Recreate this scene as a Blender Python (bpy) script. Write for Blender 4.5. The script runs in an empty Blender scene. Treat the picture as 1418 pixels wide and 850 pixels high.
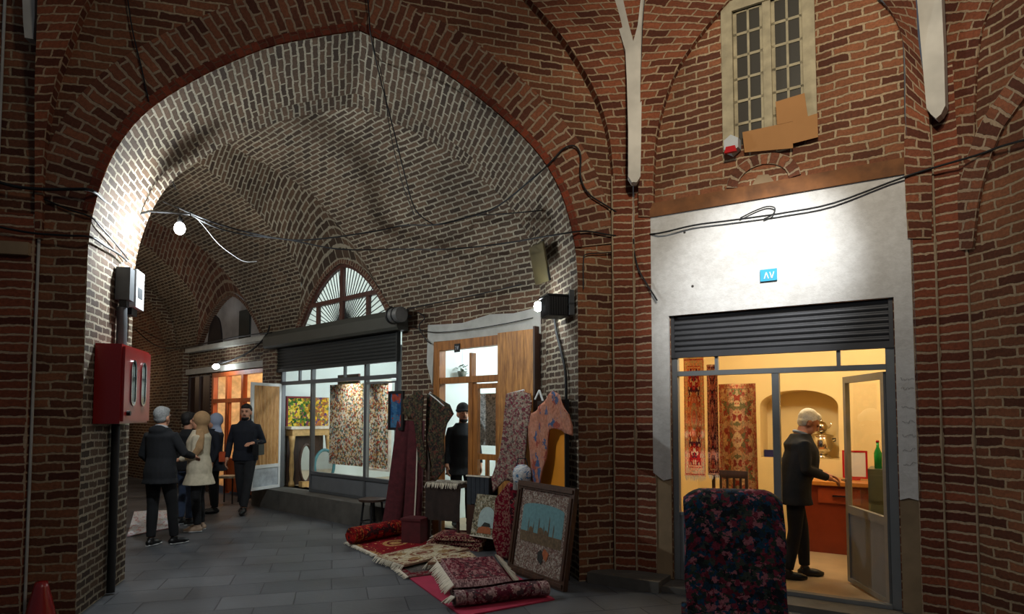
import bpy, bmesh, math, random
from mathutils import Vector, Matrix
from mathutils.geometry import tessellate_polygon
random.seed(7)
SC=bpy.context.scene; COL=SC.collection
cos,sin,pi=math.cos,math.sin,math.pi
def lerp(a,b,t): return a+(b-a)*t
# ---------------- camera model (1418x850) ----------------
FPX=900.; CX=709.; CY=528.; PIT=math.radians(3.0); EYE=1.6
def ray(x,y):
    a=(x-CX)/FPX; b=-(y-CY)/FPX
    return Vector((a, cos(PIT)-b*sin(PIT), sin(PIT)+b*cos(PIT)))
def flo(x,y,z=0.):
    r=ray(x,y); k=(z-EYE)/r.z
    return Vector((r.x*k,r.y*k,z))
class Frame:
    def __init__(s,o,ang):
        s.o=Vector((o[0],o[1],0)); s.a=math.radians(ang)
        s.e=Vector((cos(s.a),sin(s.a),0)); s.n=Vector((-sin(s.a),cos(s.a),0))
    def p(s,x,y,z): return s.o+s.e*x+s.n*y+Vector((0,0,z))
    def hit(s,px,py,d=0.):
        r=ray(px,py); o=s.o+s.n*d
        k=(o.dot(s.n))/(r.dot(s.n)); q=r*k
        return (q-o).dot(s.e), EYE+q.z
    def loc(s,x,y,z=0.): return s.p(x,y,z)
FA=Frame((-3.46,5.24),15.3)      # wall with the great arch
FS=Frame((1.377,6.323),-32.48)   # shop wall at the right
FW=Frame((.326,7.52),-42.85)     # wall of the corridor; x = -t
FF=Frame((3.466,4.889),-77.5)    # side wall at far right
# ---------------- mesh builder ----------------
class MB:
    def __init__(s): s.v=[];s.f=[];s.uv=[];s.m=[];s.sm=[]
    def poly(s,pts,uv=None,m=0,sm=False):
        b=len(s.v); s.v+= [tuple(p) for p in pts]; s.f.append(tuple(range(b,b+len(pts))))
        s.uv.append(uv or [(0,0)]*len(pts)); s.m.append(m); s.sm.append(sm)
    def grid(s,P,UV=None,m=0,sm=True,closeu=False,flip=False):
        b=len(s.v); R=len(P); C=len(P[0])
        for r in P: s.v+=[tuple(p) for p in r]
        for i in range(R-1):
            for j in range(C if closeu else C-1):
                k=(j+1)%C
                q=[(i,j),(i,k),(i+1,k),(i+1,j)]
                if flip: q=q[::-1]
                s.f.append(tuple(b+x*C+y for x,y in q))
                s.uv.append([UV[x][y] for x,y in q] if UV else [(0,0)]*4); s.m.append(m); s.sm.append(sm)
    def box(s,x0,x1,y0,y1,z0,z1,m=0,M=None):
        c=[Vector((x,y,z)) for x in(x0,x1) for y in(y0,y1) for z in(z0,z1)]
        if M: c=[M@q for q in c]
        X,Y,Z=x1-x0,y1-y0,z1-z0
        for idx,(w,h) in (((0,4,5,1),(X,Z)),((6,2,3,7),(X,Z)),((2,0,1,3),(Y,Z)),((4,6,7,5),(Y,Z)),((1,5,7,3),(X,Y)),((2,6,4,0),(X,Y))):
            s.poly([c[i] for i in idx],[(0,0),(w,0),(w,h),(0,h)],m)
    def bar(s,a,b,w,d=None,m=0):
        a=Vector(a);b=Vector(b);D=(b-a);L=D.length;D.normalize();d=d or w
        up=Vector((0,0,1)) if abs(D.z)<.9 else Vector((0,1,0))
        X=D.cross(up).normalized();Y=X.cross(D)
        M=Matrix((( X.x,Y.x,D.x,a.x),(X.y,Y.y,D.y,a.y),(X.z,Y.z,D.z,a.z),(0,0,0,1)))
        s.box(-w/2,w/2,-d/2,d/2,0,L,m,M)
    def tube(s,pts,rad,n=10,m=0,cap=True,flat=1.):
        pts=[Vector(p) for p in pts]
        if not isinstance(rad,(list,tuple)): rad=[rad]*len(pts)
        P=[];X=None
        for i,p in enumerate(pts):
            D=(pts[min(i+1,len(pts)-1)]-pts[max(i-1,0)]).normalized()
            if X is None:
                X=D.cross(Vector((0,0,1)));
                if X.length<.2: X=D.cross(Vector((0,1,0)))
                X.normalize()
            else: X=(X-D*X.dot(D)).normalized()
            Y=D.cross(X); r=rad[i]
            P.append([p+X*r*cos(2*pi*k/n)+Y*r*flat*sin(2*pi*k/n) for k in range(n)])
        L=0;UV=[]
        for i in range(len(pts)):
            if i: L+=(pts[i]-pts[i-1]).length
            UV.append([(k/n*2*pi*rad[i],L) for k in range(n)])
        s.grid(P,UV,m,True,True,True)
        if cap:
            s.poly(P[0],[(rad[0]*cos(2*pi*k/n)+.5,rad[0]*sin(2*pi*k/n)+.5) for k in range(n)],m); s.poly(P[-1][::-1],[(rad[-1]*cos(2*pi*k/n)+.5,rad[-1]*sin(2*pi*k/n)+.5) for k in range(n)],m)
    def loft(s,rings,n=16,m=0):   # rings: (cx,cy,cz,rx,ry) horizontal ellipses
        P=[[Vector((cx+rx*cos(2*pi*k/n),cy+ry*sin(2*pi*k/n),cz)) for k in range(n)] for cx,cy,cz,rx,ry in rings]
        s.grid(P,[[(k/n*2*pi*rx,cz) for k in range(n)] for cx,cy,cz,rx,ry in rings],m,True,True)
        s.poly(P[0][::-1],None,m);s.poly(P[-1],None,m)
    def lathe(s,prof,c=(0,0,0),n=20,m=0):
        s.loft([(c[0],c[1],c[2]+z,r,r) for r,z in prof],n,m)
    def ell(s,c,r,M=None,n=14,k=9,m=0):
        P=[]
        for i in range(k+1):
            t=pi*i/k
            row=[]
            for j in range(n):
                a=2*pi*j/n; q=Vector((r[0]*sin(t)*cos(a),r[1]*sin(t)*sin(a),-r[2]*cos(t)))
                if M: q=M@q
                row.append(Vector(c)+q)
            P.append(row)
        s.grid(P,None,m,True,True)
    def flat(s,outline,holes=(),fn=lambda a,b:(a,0,b),m=0,thick=0,back=None,uvs=1.):
        loops=[outline]+list(holes)
        tri=tessellate_polygon([[Vector((a,b,0)) for a,b in L] for L in loops])
        pts=[q for L in loops for q in L]
        def area(t): 
            (a,b),(c,d),(e,f)=[pts[i] for i in t]; return (c-a)*(f-b)-(e-a)*(d-b)
        for t in tri:
            t=list(t)
            if area(t)<0: t=t[::-1]
            s.poly([fn(*pts[i]) for i in t],[(pts[i][0]*uvs,pts[i][1]*uvs) for i in t],m)
        if back:
            for t in tri:
                t=list(t)
                if area(t)>0: t=t[::-1]
                s.poly([back(*pts[i]) for i in t],[(pts[i][0],pts[i][1]) for i in t],m)
            for L in loops:
                for i in range(len(L)):
                    a,b=L[i],L[(i+1)%len(L)]; d=math.dist(a,b)
                    s.poly([fn(*a),back(*a),back(*b),fn(*b)],[(0,0),(.1,0),(.1,d),(0,d)],m)
    def build(s,name,mat,parent=None,weld=False):
        me=bpy.data.meshes.new(name); me.from_pydata([tuple(v) for v in s.v],[],s.f)
        ul=me.uv_layers.new(name='UVMap'); i=0
        for f in s.uv:
            for u in f: ul.data[i].uv=u; i+=1
        for M in (mat if isinstance(mat,list) else [mat]): me.materials.append(M)
        for p,mi,sm in zip(me.polygons,s.m,s.sm): p.material_index=mi; p.use_smooth=sm
        if weld:
            bm=bmesh.new();bm.from_mesh(me);bmesh.ops.remove_doubles(bm,verts=bm.verts,dist=.0004)
            bmesh.ops.recalc_face_normals(bm,faces=bm.faces);bm.to_mesh(me);bm.free()
        me.update()
        o=bpy.data.objects.new(name,me); COL.objects.link(o)
        if parent: o.parent=parent
        return o
def tag(o,label,cat,group=None,kind=None):
    if label: o['label']=label
    if cat: o['category']=cat
    if group: o['group']=group
    if kind: o['kind']=kind
    return o
def thing(name,label,cat,loc=(0,0,0),rz=0,group=None):
    o=bpy.data.objects.new(name,None); COL.objects.link(o); o.empty_display_size=.1
    o.location=loc; o.rotation_euler=(0,0,rz); return tag(o,label,cat,group)
def struct(name,mb,mat,parent=None,weld=False):
    o=mb.build(name,mat,parent,weld)
    if not parent: o['kind']='structure'
    return o
def sthing(name,fr,x=0,y=0,z=0):
    o=bpy.data.objects.new(name,None); COL.objects.link(o); o.location=fr.p(x,y,z); o.rotation_euler=(0,0,fr.a); o['kind']='structure'; return o
def copy_tree(o,parent=None):
    c=o.copy(); COL.objects.link(c)
    if parent: c.parent=parent
    for ch in list(o.children): copy_tree(ch,c)
    return c
# ---------------- materials ----------------
def S(c): return tuple((x/255/12.92 if x/255<=.04045 else ((x/255+.055)/1.055)**2.4) for x in c)+(1,)
MC={}
class N:
    def __init__(s,name):
        s.m=bpy.data.materials.new(name); s.m.use_nodes=True; s.t=s.m.node_tree; s.n=s.t.nodes; s.b=s.n['Principled BSDF']
    def a(s,ty,**k):
        o=s.n.new(ty)
        for q,v in k.items(): setattr(o,q,v)
        return o
    def l(s,a,b): s.t.links.new(a,b)
    def math(s,op,a,b=None,c=None,clamp=False):
        o=s.a('ShaderNodeMath',operation=op); o.use_clamp=clamp
        for i,v in enumerate((a,b,c)):
            if v is None: continue
            if hasattr(v,'links'): s.l(v,o.inputs[i])
            else: o.inputs[i].default_value=v
        return o.outputs[0]
    def mix(s,f,a,b,bt='MIX'):
        o=s.a('ShaderNodeMix',data_type='RGBA',blend_type=bt)
        for i,v in ((0,f),(6,a),(7,b)):
            if hasattr(v,'links'): s.l(v,o.inputs[i])
            else: o.inputs[i].default_value=v
        return o.outputs[2]
    def ramp(s,f,stops,interp='LINEAR'):
        o=s.a('ShaderNodeValToRGB'); r=o.color_ramp; r.interpolation=interp
        while len(r.elements)<len(stops): r.elements.new(.5)
        for e,(p,c) in zip(r.elements,stops): e.position=p; e.color=c
        s.l(f,o.inputs[0]); return o.outputs[0]
    def noise(s,vec,scale,detail=3,rough=.55):
        o=s.a('ShaderNodeTexNoise'); o.inputs['Scale'].default_value=scale; o.inputs['Detail'].default_value=detail; o.inputs['Roughness'].default_value=rough
        if vec: s.l(vec,o.inputs['Vector'])
        return o
    def bump(s,h,dist=.01,st=1.):
        o=s.a('ShaderNodeBump'); o.inputs['Distance'].default_value=dist; o.inputs['Strength'].default_value=st
        s.l(h,o.inputs['Height']); s.l(o.outputs[0],s.b.inputs['Normal'])
    def set(s,**k):
        for q,v in k.items():
            i=s.b.inputs[q.replace('_',' ')]
            if hasattr(v,'links'): s.l(v,i)
            else: i.default_value=v
def plain(name,c,rough=.6,metal=0,var=.25,scale=8,bump=0,emit=None,es=0,spec=.4):
    if name in MC: return MC[name]
    g=N(name); tc=g.a('ShaderNodeTexCoord')
    n=g.noise(tc.outputs['Object'],scale)
    c=S(c)
    lo=tuple(x*(1-var) for x in c[:3])+(1,); hi=tuple(min(1,x*(1+var)) for x in c[:3])+(1,)
    g.set(Base_Color=g.ramp(n.outputs[0],[(.3,lo),(.7,hi)]),Roughness=rough,Metallic=metal,Specular_IOR_Level=spec)
    if bump: g.bump(n.outputs[0],bump)
    if emit: g.set(Emission_Color=S(emit),Emission_Strength=es)
    MC[name]=g.m; return g.m
def brick(name,c1,c2,mor,bw=.235,bh=.072,ms=.010,off=.5,dist=.012,dirt=(.55,1.25),bump=.012,soot=None):
    g=N(name); uv=g.a('ShaderNodeTexCoord')
    nz=g.noise(uv.outputs['UV'],4.,2)
    sub=g.a('ShaderNodeVectorMath',operation='SUBTRACT'); g.l(nz.outputs['Color'],sub.inputs[0]); sub.inputs[1].default_value=(.5,.5,.5)
    mul=g.a('ShaderNodeVectorMath',operation='SCALE'); g.l(sub.outputs[0],mul.inputs[0]); mul.inputs['Scale'].default_value=dist*4
    nf=g.noise(uv.outputs['UV'],26.,2)
    sub2=g.a('ShaderNodeVectorMath',operation='SUBTRACT'); g.l(nf.outputs['Color'],sub2.inputs[0]); sub2.inputs[1].default_value=(.5,.5,.5)
    mul2=g.a('ShaderNodeVectorMath',operation='SCALE'); g.l(sub2.outputs[0],mul2.inputs[0]); mul2.inputs['Scale'].default_value=.02
    ad=g.a('ShaderNodeVectorMath',operation='ADD'); g.l(uv.outputs['UV'],ad.inputs[0]); g.l(mul.outputs[0],ad.inputs[1])
    ad2=g.a('ShaderNodeVectorMath',operation='ADD'); g.l(ad.outputs[0],ad2.inputs[0]); g.l(mul2.outputs[0],ad2.inputs[1])
    b=g.a('ShaderNodeTexBrick'); g.l(ad2.outputs[0],b.inputs['Vector'])
    b.offset=off; b.inputs['Scale'].default_value=1; b.inputs['Brick Width'].default_value=bw; b.inputs['Row Height'].default_value=bh
    b.inputs['Mortar Size'].default_value=ms; b.inputs['Mortar Smooth'].default_value=.25
    b.inputs['Color1'].default_value=S(c1); b.inputs['Color2'].default_value=S(c2); b.inputs['Mortar'].default_value=S(mor)
    n2=g.noise(uv.outputs['UV'],1.1,4); n3=g.noise(uv.outputs['UV'],42,5,.7)
    d=g.math('MULTIPLY_ADD',n2.outputs[0],(dirt[1]-dirt[0])*1.6,dirt[0]-.3*(dirt[1]-dirt[0]))
    d2=g.math('MULTIPLY_ADD',n3.outputs[0],1.5,.25)
    dd=g.math('MULTIPLY',d,d2)
    cc=g.a('ShaderNodeCombineColor'); 
    for i in range(3): g.l(dd,cc.inputs[i])
    col=g.mix(1.,b.outputs['Color'],cc.outputs[0],'MULTIPLY')
    g.set(Base_Color=col,Roughness=.88,Specular_IOR_Level=.25)
    h=g.math('MULTIPLY_ADD',b.outputs['Fac'],-1.,g.math('MULTIPLY',n3.outputs[0],.45))
    g.bump(h,bump); return g.m
RED=brick('red_brick',(80,44,31),(144,90,60),(166,142,112),dirt=(.5,1.25))
REDV=brick('red_brick_voussoir',(84,48,36),(146,90,62),(162,138,112),bw=.2,ms=.011)
STACK=brick('red_brick_stack',(84,42,30),(142,76,50),(172,146,118),bw=.2,off=0.)
VLT=brick('vault_brick',(58,46,37),(96,75,58),(150,141,122),bw=.2,bh=.066,ms=.0115,dist=.008)
VLT2=brick('vault_brick_red',(72,44,34),(108,70,52),(132,118,100),bw=.2,bh=.07,ms=.0115,dist=.008)
VLTW=brick('corridor_wall_brick',(64,46,36),(104,75,56),(154,142,120),bw=.235,bh=.07,ms=.0105,dist=.009)
EDGE=brick('red_edge_brick',(98,46,32),(146,70,46),(120,80,60),bw=.12,bh=.07,ms=.006)
PLAST=plain('white_plaster',(196,192,184),.85,0,.12,2.5,.004)
def plaster_wall():
    g=N('worn_white_plaster'); uv=g.a('ShaderNodeTexCoord')
    n=g.noise(uv.outputs['UV'],1.6,6,.65); n2=g.noise(uv.outputs['UV'],14,4,.7)
    c=g.ramp(n.outputs[0],[(.35,S((188,184,178))),(.55,S((204,201,196))),(.75,S((212,210,206)))])
    v=g.a('ShaderNodeTexVoronoi'); v.inputs['Scale'].default_value=3.3; g.l(uv.outputs['UV'],v.inputs['Vector'])
    spot=g.ramp(v.outputs['Distance'],[(.035,S((70,62,56))),(.05,(1,1,1,1))])
    c=g.mix(1,c,spot,'MULTIPLY'); c=g.mix(.15,c,g.ramp(n2.outputs[0],[(.4,S((150,140,130))),(.6,(1,1,1,1))]),'MULTIPLY')
    g.set(Base_Color=c,Roughness=.85); g.bump(n2.outputs[0],.006); return g.m
PLASTW=plaster_wall()
RENDER=plain('bare_render',(138,116,88),.9,0,.2,4,.006)
CONC=plain('pale_plaster_band',(170,168,160),.9,0,.15,5,.01)
TIMB=plain('lintel_timber',(112,70,36),.8,0,.35,6,.01)
ALU=plain('grey_aluminium',(128,130,130),.42,.5,.06,5)
ALUD=plain('grey_panel',(112,114,116),.5,.2,.08,5)
SHUT=plain('shutter_steel',(74,74,76),.5,.5,.1,4)
SHUTD=plain('dark_shutter_steel',(44,46,45),.6,.3,.12,4)
BLK=plain('black_plastic',(22,22,23),.5,0,.1,6)
CABLE=plain('black_cable',(16,16,17),.6,0,.1,6)
GALV=plain('grey_conduit',(78,80,82),.55,.3,.15,8)
WHT=plain('white_paint',(205,205,202),.5,0,.06,5)
REDP=plain('red_enamel',(136,15,12),.3,0,.06,3,spec=.6)
YEL=plain('yellow_wall_paint',(230,206,150),.7,0,.05,2)
YEL2=plain('ochre_panel',(214,132,20),.6,0,.06,3)
WALLW=plain('white_shop_wall',(214,222,218),.8,0,.04,2)
MAH=plain('red_brown_desk',(120,46,22),.35,0,.15,5)
TILE=plain('beige_shop_floor',(176,154,124),.35,0,.12,3)
def wood(name,c1,c2,sc=6,rough=.5):
    g=N(name); tc=g.a('ShaderNodeTexCoord'); mp=g.a('ShaderNodeMapping'); mp.inputs['Scale'].default_value=(sc,sc,sc*.12); g.l(tc.outputs['Object'],mp.inputs[0])
    n=g.noise(mp.outputs[0],4,5,.6); g.set(Base_Color=g.ramp(n.outputs[0],[(.3,S(c1)),(.7,S(c2))]),Roughness=rough); g.bump(n.outputs[0],.003); return g.m
WOOD=wood('honey_door_wood',(112,66,24),(176,112,48)); DWOOD=wood('dark_wood',(34,20,14),(66,40,26)); OWOOD=wood('orange_door_wood',(150,66,22),(196,96,40))
PLANK=wood('plank_wood',(120,72,30),(204,142,70),9); BROWN=wood('brown_frame_wood',(52,26,20),(82,44,34))
CARD=plain('brown_cardboard',(158,112,66),.85,0,.06,4)
def glass(name,c=(1,1,1,1),al=.12,rough=.03):
    g=N(name)
    if al>.5: g.set(Base_Color=c,Roughness=rough,Alpha=al,Specular_IOR_Level=.6); return g.m
    g.n.remove(g.b); tr=g.a('ShaderNodeBsdfTransparent'); gl=g.a('ShaderNodeBsdfGlossy'); gl.inputs['Roughness'].default_value=rough
    fr=g.a('ShaderNodeFresnel'); fr.inputs[0].default_value=1.45; mx=g.a('ShaderNodeMixShader'); ge=g.a('ShaderNodeNewGeometry'); g.l(g.math('MULTIPLY',fr.outputs[0],g.math('SUBTRACT',1.,ge.outputs['Backfacing'])),mx.inputs[0]); g.l(tr.outputs[0],mx.inputs[1]); g.l(gl.outputs[0],mx.inputs[2]); g.l(mx.outputs[0],g.n['Material Output'].inputs[0]); return g.m
GLASS=glass('clear_glass'); DGLASS=glass('dusty_glass',S((70,66,58)),.93,.25)
def emis(name,c,s):
    g=N(name); g.set(Base_Color=c,Emission_Color=c,Emission_Strength=s); return g.m
BULB=emis('lamp_glow',(.9,.97,1,1),60)
SKIN=plain('skin',(186,134,106),.55,0,.06,20); SKIND=plain('warm_skin',(178,116,84),.55,0,.06,20)
FROST=None
def frosted():
    g=N('frosted_fan_glass'); g.set(Base_Color=S((214,216,210)),Roughness=.5,Transmission_Weight=0,Emission_Color=S((214,220,214)),Emission_Strength=.35); return g.m
FROST=frosted()
def floor_mat():
    g=N('dark_stone_paving'); tc=g.a('ShaderNodeTexCoord')
    mp=g.a('ShaderNodeMapping'); mp.inputs['Rotation'].default_value=(0,0,math.radians(-15.3)); g.l(tc.outputs['Object'],mp.inputs[0])
    b=g.a('ShaderNodeTexBrick'); g.l(mp.outputs[0],b.inputs['Vector']); b.inputs['Scale'].default_value=1; b.inputs['Brick Width'].default_value=.62; b.inputs['Row Height'].default_value=.42
    b.inputs['Mortar Size'].default_value=.006; b.inputs['Mortar Smooth'].default_value=.4
    b.inputs['Color1'].default_value=S((72,74,77)); b.inputs['Color2'].default_value=S((86,87,89)); b.inputs['Mortar'].default_value=S((54,54,56))
    n=g.noise(tc.outputs['Object'],1.3,6,.65); n2=g.noise(tc.outputs['Object'],22,3)
    c=g.mix(1,b.outputs['Color'],g.ramp(n.outputs[0],[(.3,(.55,.55,.55,1)),(.7,(1.15,1.15,1.15,1))]),'MULTIPLY')
    g.set(Base_Color=c,Roughness=g.math('MULTIPLY_ADD',n.outputs[0],.4,.3),Specular_IOR_Level=.35)
    h=g.math('MULTIPLY_ADD',b.outputs['Fac'],-1,g.math('MULTIPLY',n2.outputs[0],.3)); g.bump(h,.005); return g.m
def carpet(name,w,h,field,bord,accent,scale=14,bw=.09,med=True,rough=.95,interp='CONSTANT'):
    """UV in metres, 0..w by 0..h ; mirrored floral cells, striped border, medallion"""
    scale*=1.5; g=N(name); tc=g.a('ShaderNodeTexCoord'); sp=g.a('ShaderNodeSeparateXYZ'); g.l(tc.outputs['UV'],sp.inputs[0])
    ax=g.math('ABSOLUTE',g.math('SUBTRACT',sp.outputs[0],w/2)); ay=g.math('ABSOLUTE',g.math('SUBTRACT',sp.outputs[1],h/2))
    cb=g.a('ShaderNodeCombineXYZ'); g.l(ax,cb.inputs[0]); g.l(ay,cb.inputs[1])
    nz=g.noise(cb.outputs[0],scale*.7,2); mp=g.a('ShaderNodeVectorMath',operation='SCALE'); g.l(nz.outputs['Color'],mp.inputs[0]); mp.inputs['Scale'].default_value=1.9/scale
    ad=g.a('ShaderNodeVectorMath',operation='ADD'); g.l(cb.outputs[0],ad.inputs[0]); g.l(mp.outputs[0],ad.inputs[1])
    v=g.a('ShaderNodeTexVoronoi'); v.inputs['Scale'].default_value=scale; g.l(ad.outputs[0],v.inputs['Vector'])
    sc=g.a('ShaderNodeSeparateColor'); g.l(v.outputs['Color'],sc.inputs[0])
    k=len(field); col=g.ramp(sc.outputs[0],[(i/k,S(c)) for i,c in enumerate(field)],interp)
    petal=g.ramp(g.math('MULTIPLY',v.outputs['Distance'],1.),[(0.0,S(accent)),(.16,S(accent)),(.2,S(field[0]))],'CONSTANT')
    msk=g.math('LESS_THAN',v.outputs['Distance'],.2); col=g.mix(msk,col,petal)
    v2=g.a('ShaderNodeTexVoronoi'); v2.inputs['Scale'].default_value=scale*2.6; g.l(cb.outputs[0],v2.inputs['Vector'])
    s2=g.a('ShaderNodeSeparateColor'); g.l(v2.outputs['Color'],s2.inputs[0])
    if med:
        e=g.math('SQRT',g.math('ADD',g.math('POWER',g.math('DIVIDE',ax,w*.3),2.),g.math('POWER',g.math('DIVIDE',ay,h*.26),2.)))
        wv=g.math('MULTIPLY_ADD',nz.outputs[0],.35,e)
        mc=g.ramp(wv,[(0,S(accent)),(.45,S(bord[0])),(.62,S(accent)),(.8,S(field[1]))],'CONSTANT')
        mm=g.math('LESS_THAN',wv,1.0); col=g.mix(g.math('MULTIPLY',mm,.7),col,mc)
    dx=g.math('SUBTRACT',w/2,ax); dy=g.math('SUBTRACT',h/2,ay); d=g.math('MINIMUM',dx,dy)
    st=g.ramp(g.math('DIVIDE',d,bw),[(0,S(bord[0])),(.12,S(bord[1])),(.22,S(bord[0])),(.75,S(bord[1])),(.85,S(bord[0])),(.97,S(accent))],'CONSTANT')
    bf=g.math('GREATER_THAN',s2.outputs[1],.55); stt=g.mix(g.math('MULTIPLY',bf,.7),st,S(accent))
    col=g.mix(g.math('LESS_THAN',d,bw),col,stt)
    n3=g.noise(tc.outputs['UV'],120,2); n4=g.noise(tc.outputs['UV'],45,3); col=g.mix(.6,col,g.ramp(n4.outputs[0],[(.35,(.4,.4,.4,1)),(.65,(1.25,1.2,1.2,1))]),'MULTIPLY'); col=g.mix(.4,col,g.ramp(n3.outputs[0],[(.3,(.4,.4,.4,1)),(.7,(1.2,1.2,1.2,1))]),'MULTIPLY')
    g.set(Base_Color=col,Roughness=rough,Specular_IOR_Level=.1); g.bump(n3.outputs[0],.002); return g.m
def cells(name,cols,scale,rough=.8,em=0):
    g=N(name); tc=g.a('ShaderNodeTexCoord'); k=len(cols)
    def lay(sc_,seed):
        of=g.a('ShaderNodeVectorMath',operation='ADD'); g.l(tc.outputs['UV'],of.inputs[0]); of.inputs[1].default_value=(seed,seed*1.7,seed)
        nz=g.noise(of.outputs[0],sc_*.9,4,.7); mp=g.a('ShaderNodeVectorMath',operation='SCALE'); g.l(nz.outputs['Color'],mp.inputs[0]); mp.inputs['Scale'].default_value=2.6/sc_
        ad=g.a('ShaderNodeVectorMath',operation='ADD'); g.l(of.outputs[0],ad.inputs[0]); g.l(mp.outputs[0],ad.inputs[1])
        v=g.a('ShaderNodeTexVoronoi'); v.inputs['Scale'].default_value=sc_; g.l(ad.outputs[0],v.inputs['Vector'])
        sc=g.a('ShaderNodeSeparateColor'); g.l(v.outputs['Color'],sc.inputs[0])
        return g.ramp(sc.outputs[0],[(i/k,S(c)) for i,c in enumerate(cols)],'CONSTANT'),v.outputs['Distance']
    a,d=lay(scale,0.); b,d2=lay(scale*2.3,3.1)
    col=g.mix(g.math('GREATER_THAN',d,.34),a,b)
    n3=g.noise(tc.outputs['UV'],scale*5,3); col=g.mix(.55,col,g.ramp(n3.outputs[0],[(.3,(.35,.35,.35,1)),(.7,(1.3,1.3,1.3,1))]),'MULTIPLY')
    g.set(Base_Color=col,Roughness=rough,Specular_IOR_Level=.2); return g.m
FRG=plain('cream_fringe',(200,190,170),.95,0,.1,20)

def bx(nm,args,mat,root,M=None):
    m=MB()
    for a in args: m.box(*a,M=M) if M else m.box(*a)
    return m.build(nm,mat,root)
# ================= SETTING =================
ARCH=[(0,2.95),(.02,3.2),(.08,3.5),(.18,3.8),(.33,4.06),(.53,4.28),(.88,4.56),(1.33,4.84),(1.73,5.0),(2.13,5.13)]
def crom(pts,n):
    out=[]
    for i in range(len(pts)-1):
        p0=pts[max(i-1,0)];p1=pts[i];p2=pts[i+1];p3=pts[min(i+2,len(pts)-1)]
        for k in range(n):
            t=k/n
            out.append(tuple(.5*((2*b)+(c-a)*t+(2*a-5*b+4*c-d)*t*t+(-a+3*b-3*c+d)*t**3) for a,b,c,d in zip(p0,p1,p2,p3)))
    out.append(tuple(pts[-1])); return out
AH=crom(ARCH,5)                              # half arch, smooth
def A(a):
    a=max(0,min(2.13,a))
    for (x0,z0),(x1,z1) in zip(AH,AH[1:]):
        if x0<=a<=x1: return lerp(z0,z1,(a-x0)/max(1e-6,x1-x0))
    return AH[-1][1]
SPAN=4.26
def arch_full(): # left to right (x,z) from floor to floor
    L=[(0.,0.),(0.,1.5)]+[(x,z) for x,z in AH]; R=[(SPAN-x,z) for x,z in L[::-1]][1:]
    return L+R
AF=arch_full()
# --- floor
m=MB(); m.poly([(-16,-6,0),(8,-6,0),(8,20,0),(-16,20,0)]); struct('floor',m,floor_mat())
# --- great arch wall (W1)
m=MB()
L=[(x,z) for x,z in AF]
outer=[(-4.2,0)]+L+[(4.64,0),(4.64,7.2),(-4.2,7.2)]
m.flat(outer,fn=lambda a,b:FA.p(a,0,b)); struct('wall_arch',m,RED)
# ring of voussoirs on the face
def offset(curve,d):
    out=[]
    for i,(x,z) in enumerate(curve):
        a=curve[max(i-1,0)];b=curve[min(i+1,len(curve)-1)]
        tx,tz=b[0]-a[0],b[1]-a[1];l=math.hypot(tx,tz) or 1
        out.append((x-tz/l*d,z+tx/l*d))
    return out
half=AH[6:]
def arcl(c):
    L=[0]
    for a,b in zip(c,c[1:]): L.append(L[-1]+math.dist(a,b))
    return L
def ring(curve,w0,w1,d0,d1,mat,name,fr,edge=None):
    m=MB(); C0=offset(curve,w0);C1=offset(curve,w1)
    # no crossing over the apex
    al=arcl(curve)
    P=[[fr.p(*_)for _ in ((C0[i][0],d0,C0[i][1]),(C1[i][0],d0,C1[i][1]))] for i in range(len(curve))]
    UV=[[(w0,al[i]),(w1,al[i])] for i in range(len(curve))]
    m.grid(P,UV,0,False,flip=True)
    P=[[fr.p(C1[i][0],d0,C1[i][1]),fr.p(C1[i][0],d1,C1[i][1])] for i in range(len(curve))]
    m.grid(P,[[(0,al[i]),(.03,al[i])] for i in range(len(curve))],0,False,flip=True)
    return m
for sgn in (0,1):
    c=[(x,z) for x,z in half]
    m=MB(); al=arcl(c)
    for (w0,w1,dd,mi) in ((-.005,.07,-.03,1),(.07,.44,-.018,0)):
        C0=offset(c,w0);C1=offset(c,w1)
        C0=[(min(x,2.13),z) for x,z in C0];C1=[(min(x,2.13),z) for x,z in C1]
        f=(lambda x:x) if sgn==0 else (lambda x:SPAN-x)
        def pp(q,d): return FA.p(f(q[0]),d,q[1])
        m.grid([[pp(a,dd),pp(b,dd)] for a,b in zip(C0,C1)],[[(w0+.5*mi,l),(w1+.5*mi,l)] for l in al],mi,False,flip=(sgn==0))
        m.grid([[pp(b,dd),pp(b,0)] for b in C1],[[(0,l),(.03,l)] for l in al],mi,False,flip=(sgn==0))
    struct('trim_1' if sgn==0 else 'trim_2',m,[REDV,EDGE])
# --- soffit (jambs + intrados)
DEP=1.2
al=arcl(AF); m=MB(); P=[];UV=[]
rows=[0,.15,.4,.65,.9,1.0]
for i,(x,z) in enumerate(AF):
    P.append([]);UV.append([])
    for dpt in rows:
        zz=z-.12*max(0,z-2.95)/2.2*(dpt/DEP)
        P[-1].append(FA.p(x,dpt,zz)); UV[-1].append((dpt,al[i]))
m.grid(P,UV,0,True)
# inner band with bricks turned along the curve
RIB=AF
P2=[];U2=[]
for i,(x,z) in enumerate(AF):
    zz=lambda dpt,q:q-.12*max(0,q-2.95)/2.2*(dpt/DEP)
    P2.append([FA.p(x,1.0,zz(1.,z)),FA.p(x,1.13,zz(1.1,z)),FA.p(x,1.26,zz(1.2,z))]);U2.append([(1.11,al[i]*1.04),(1.24,al[i]*1.04),(1.37,al[i]*1.04)] if z>2.9 else [(1.0,al[i]),(1.13,al[i]),(1.26,al[i])])
m.grid(P2,U2,0,True)
struct('ceiling',m,VLT)
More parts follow.
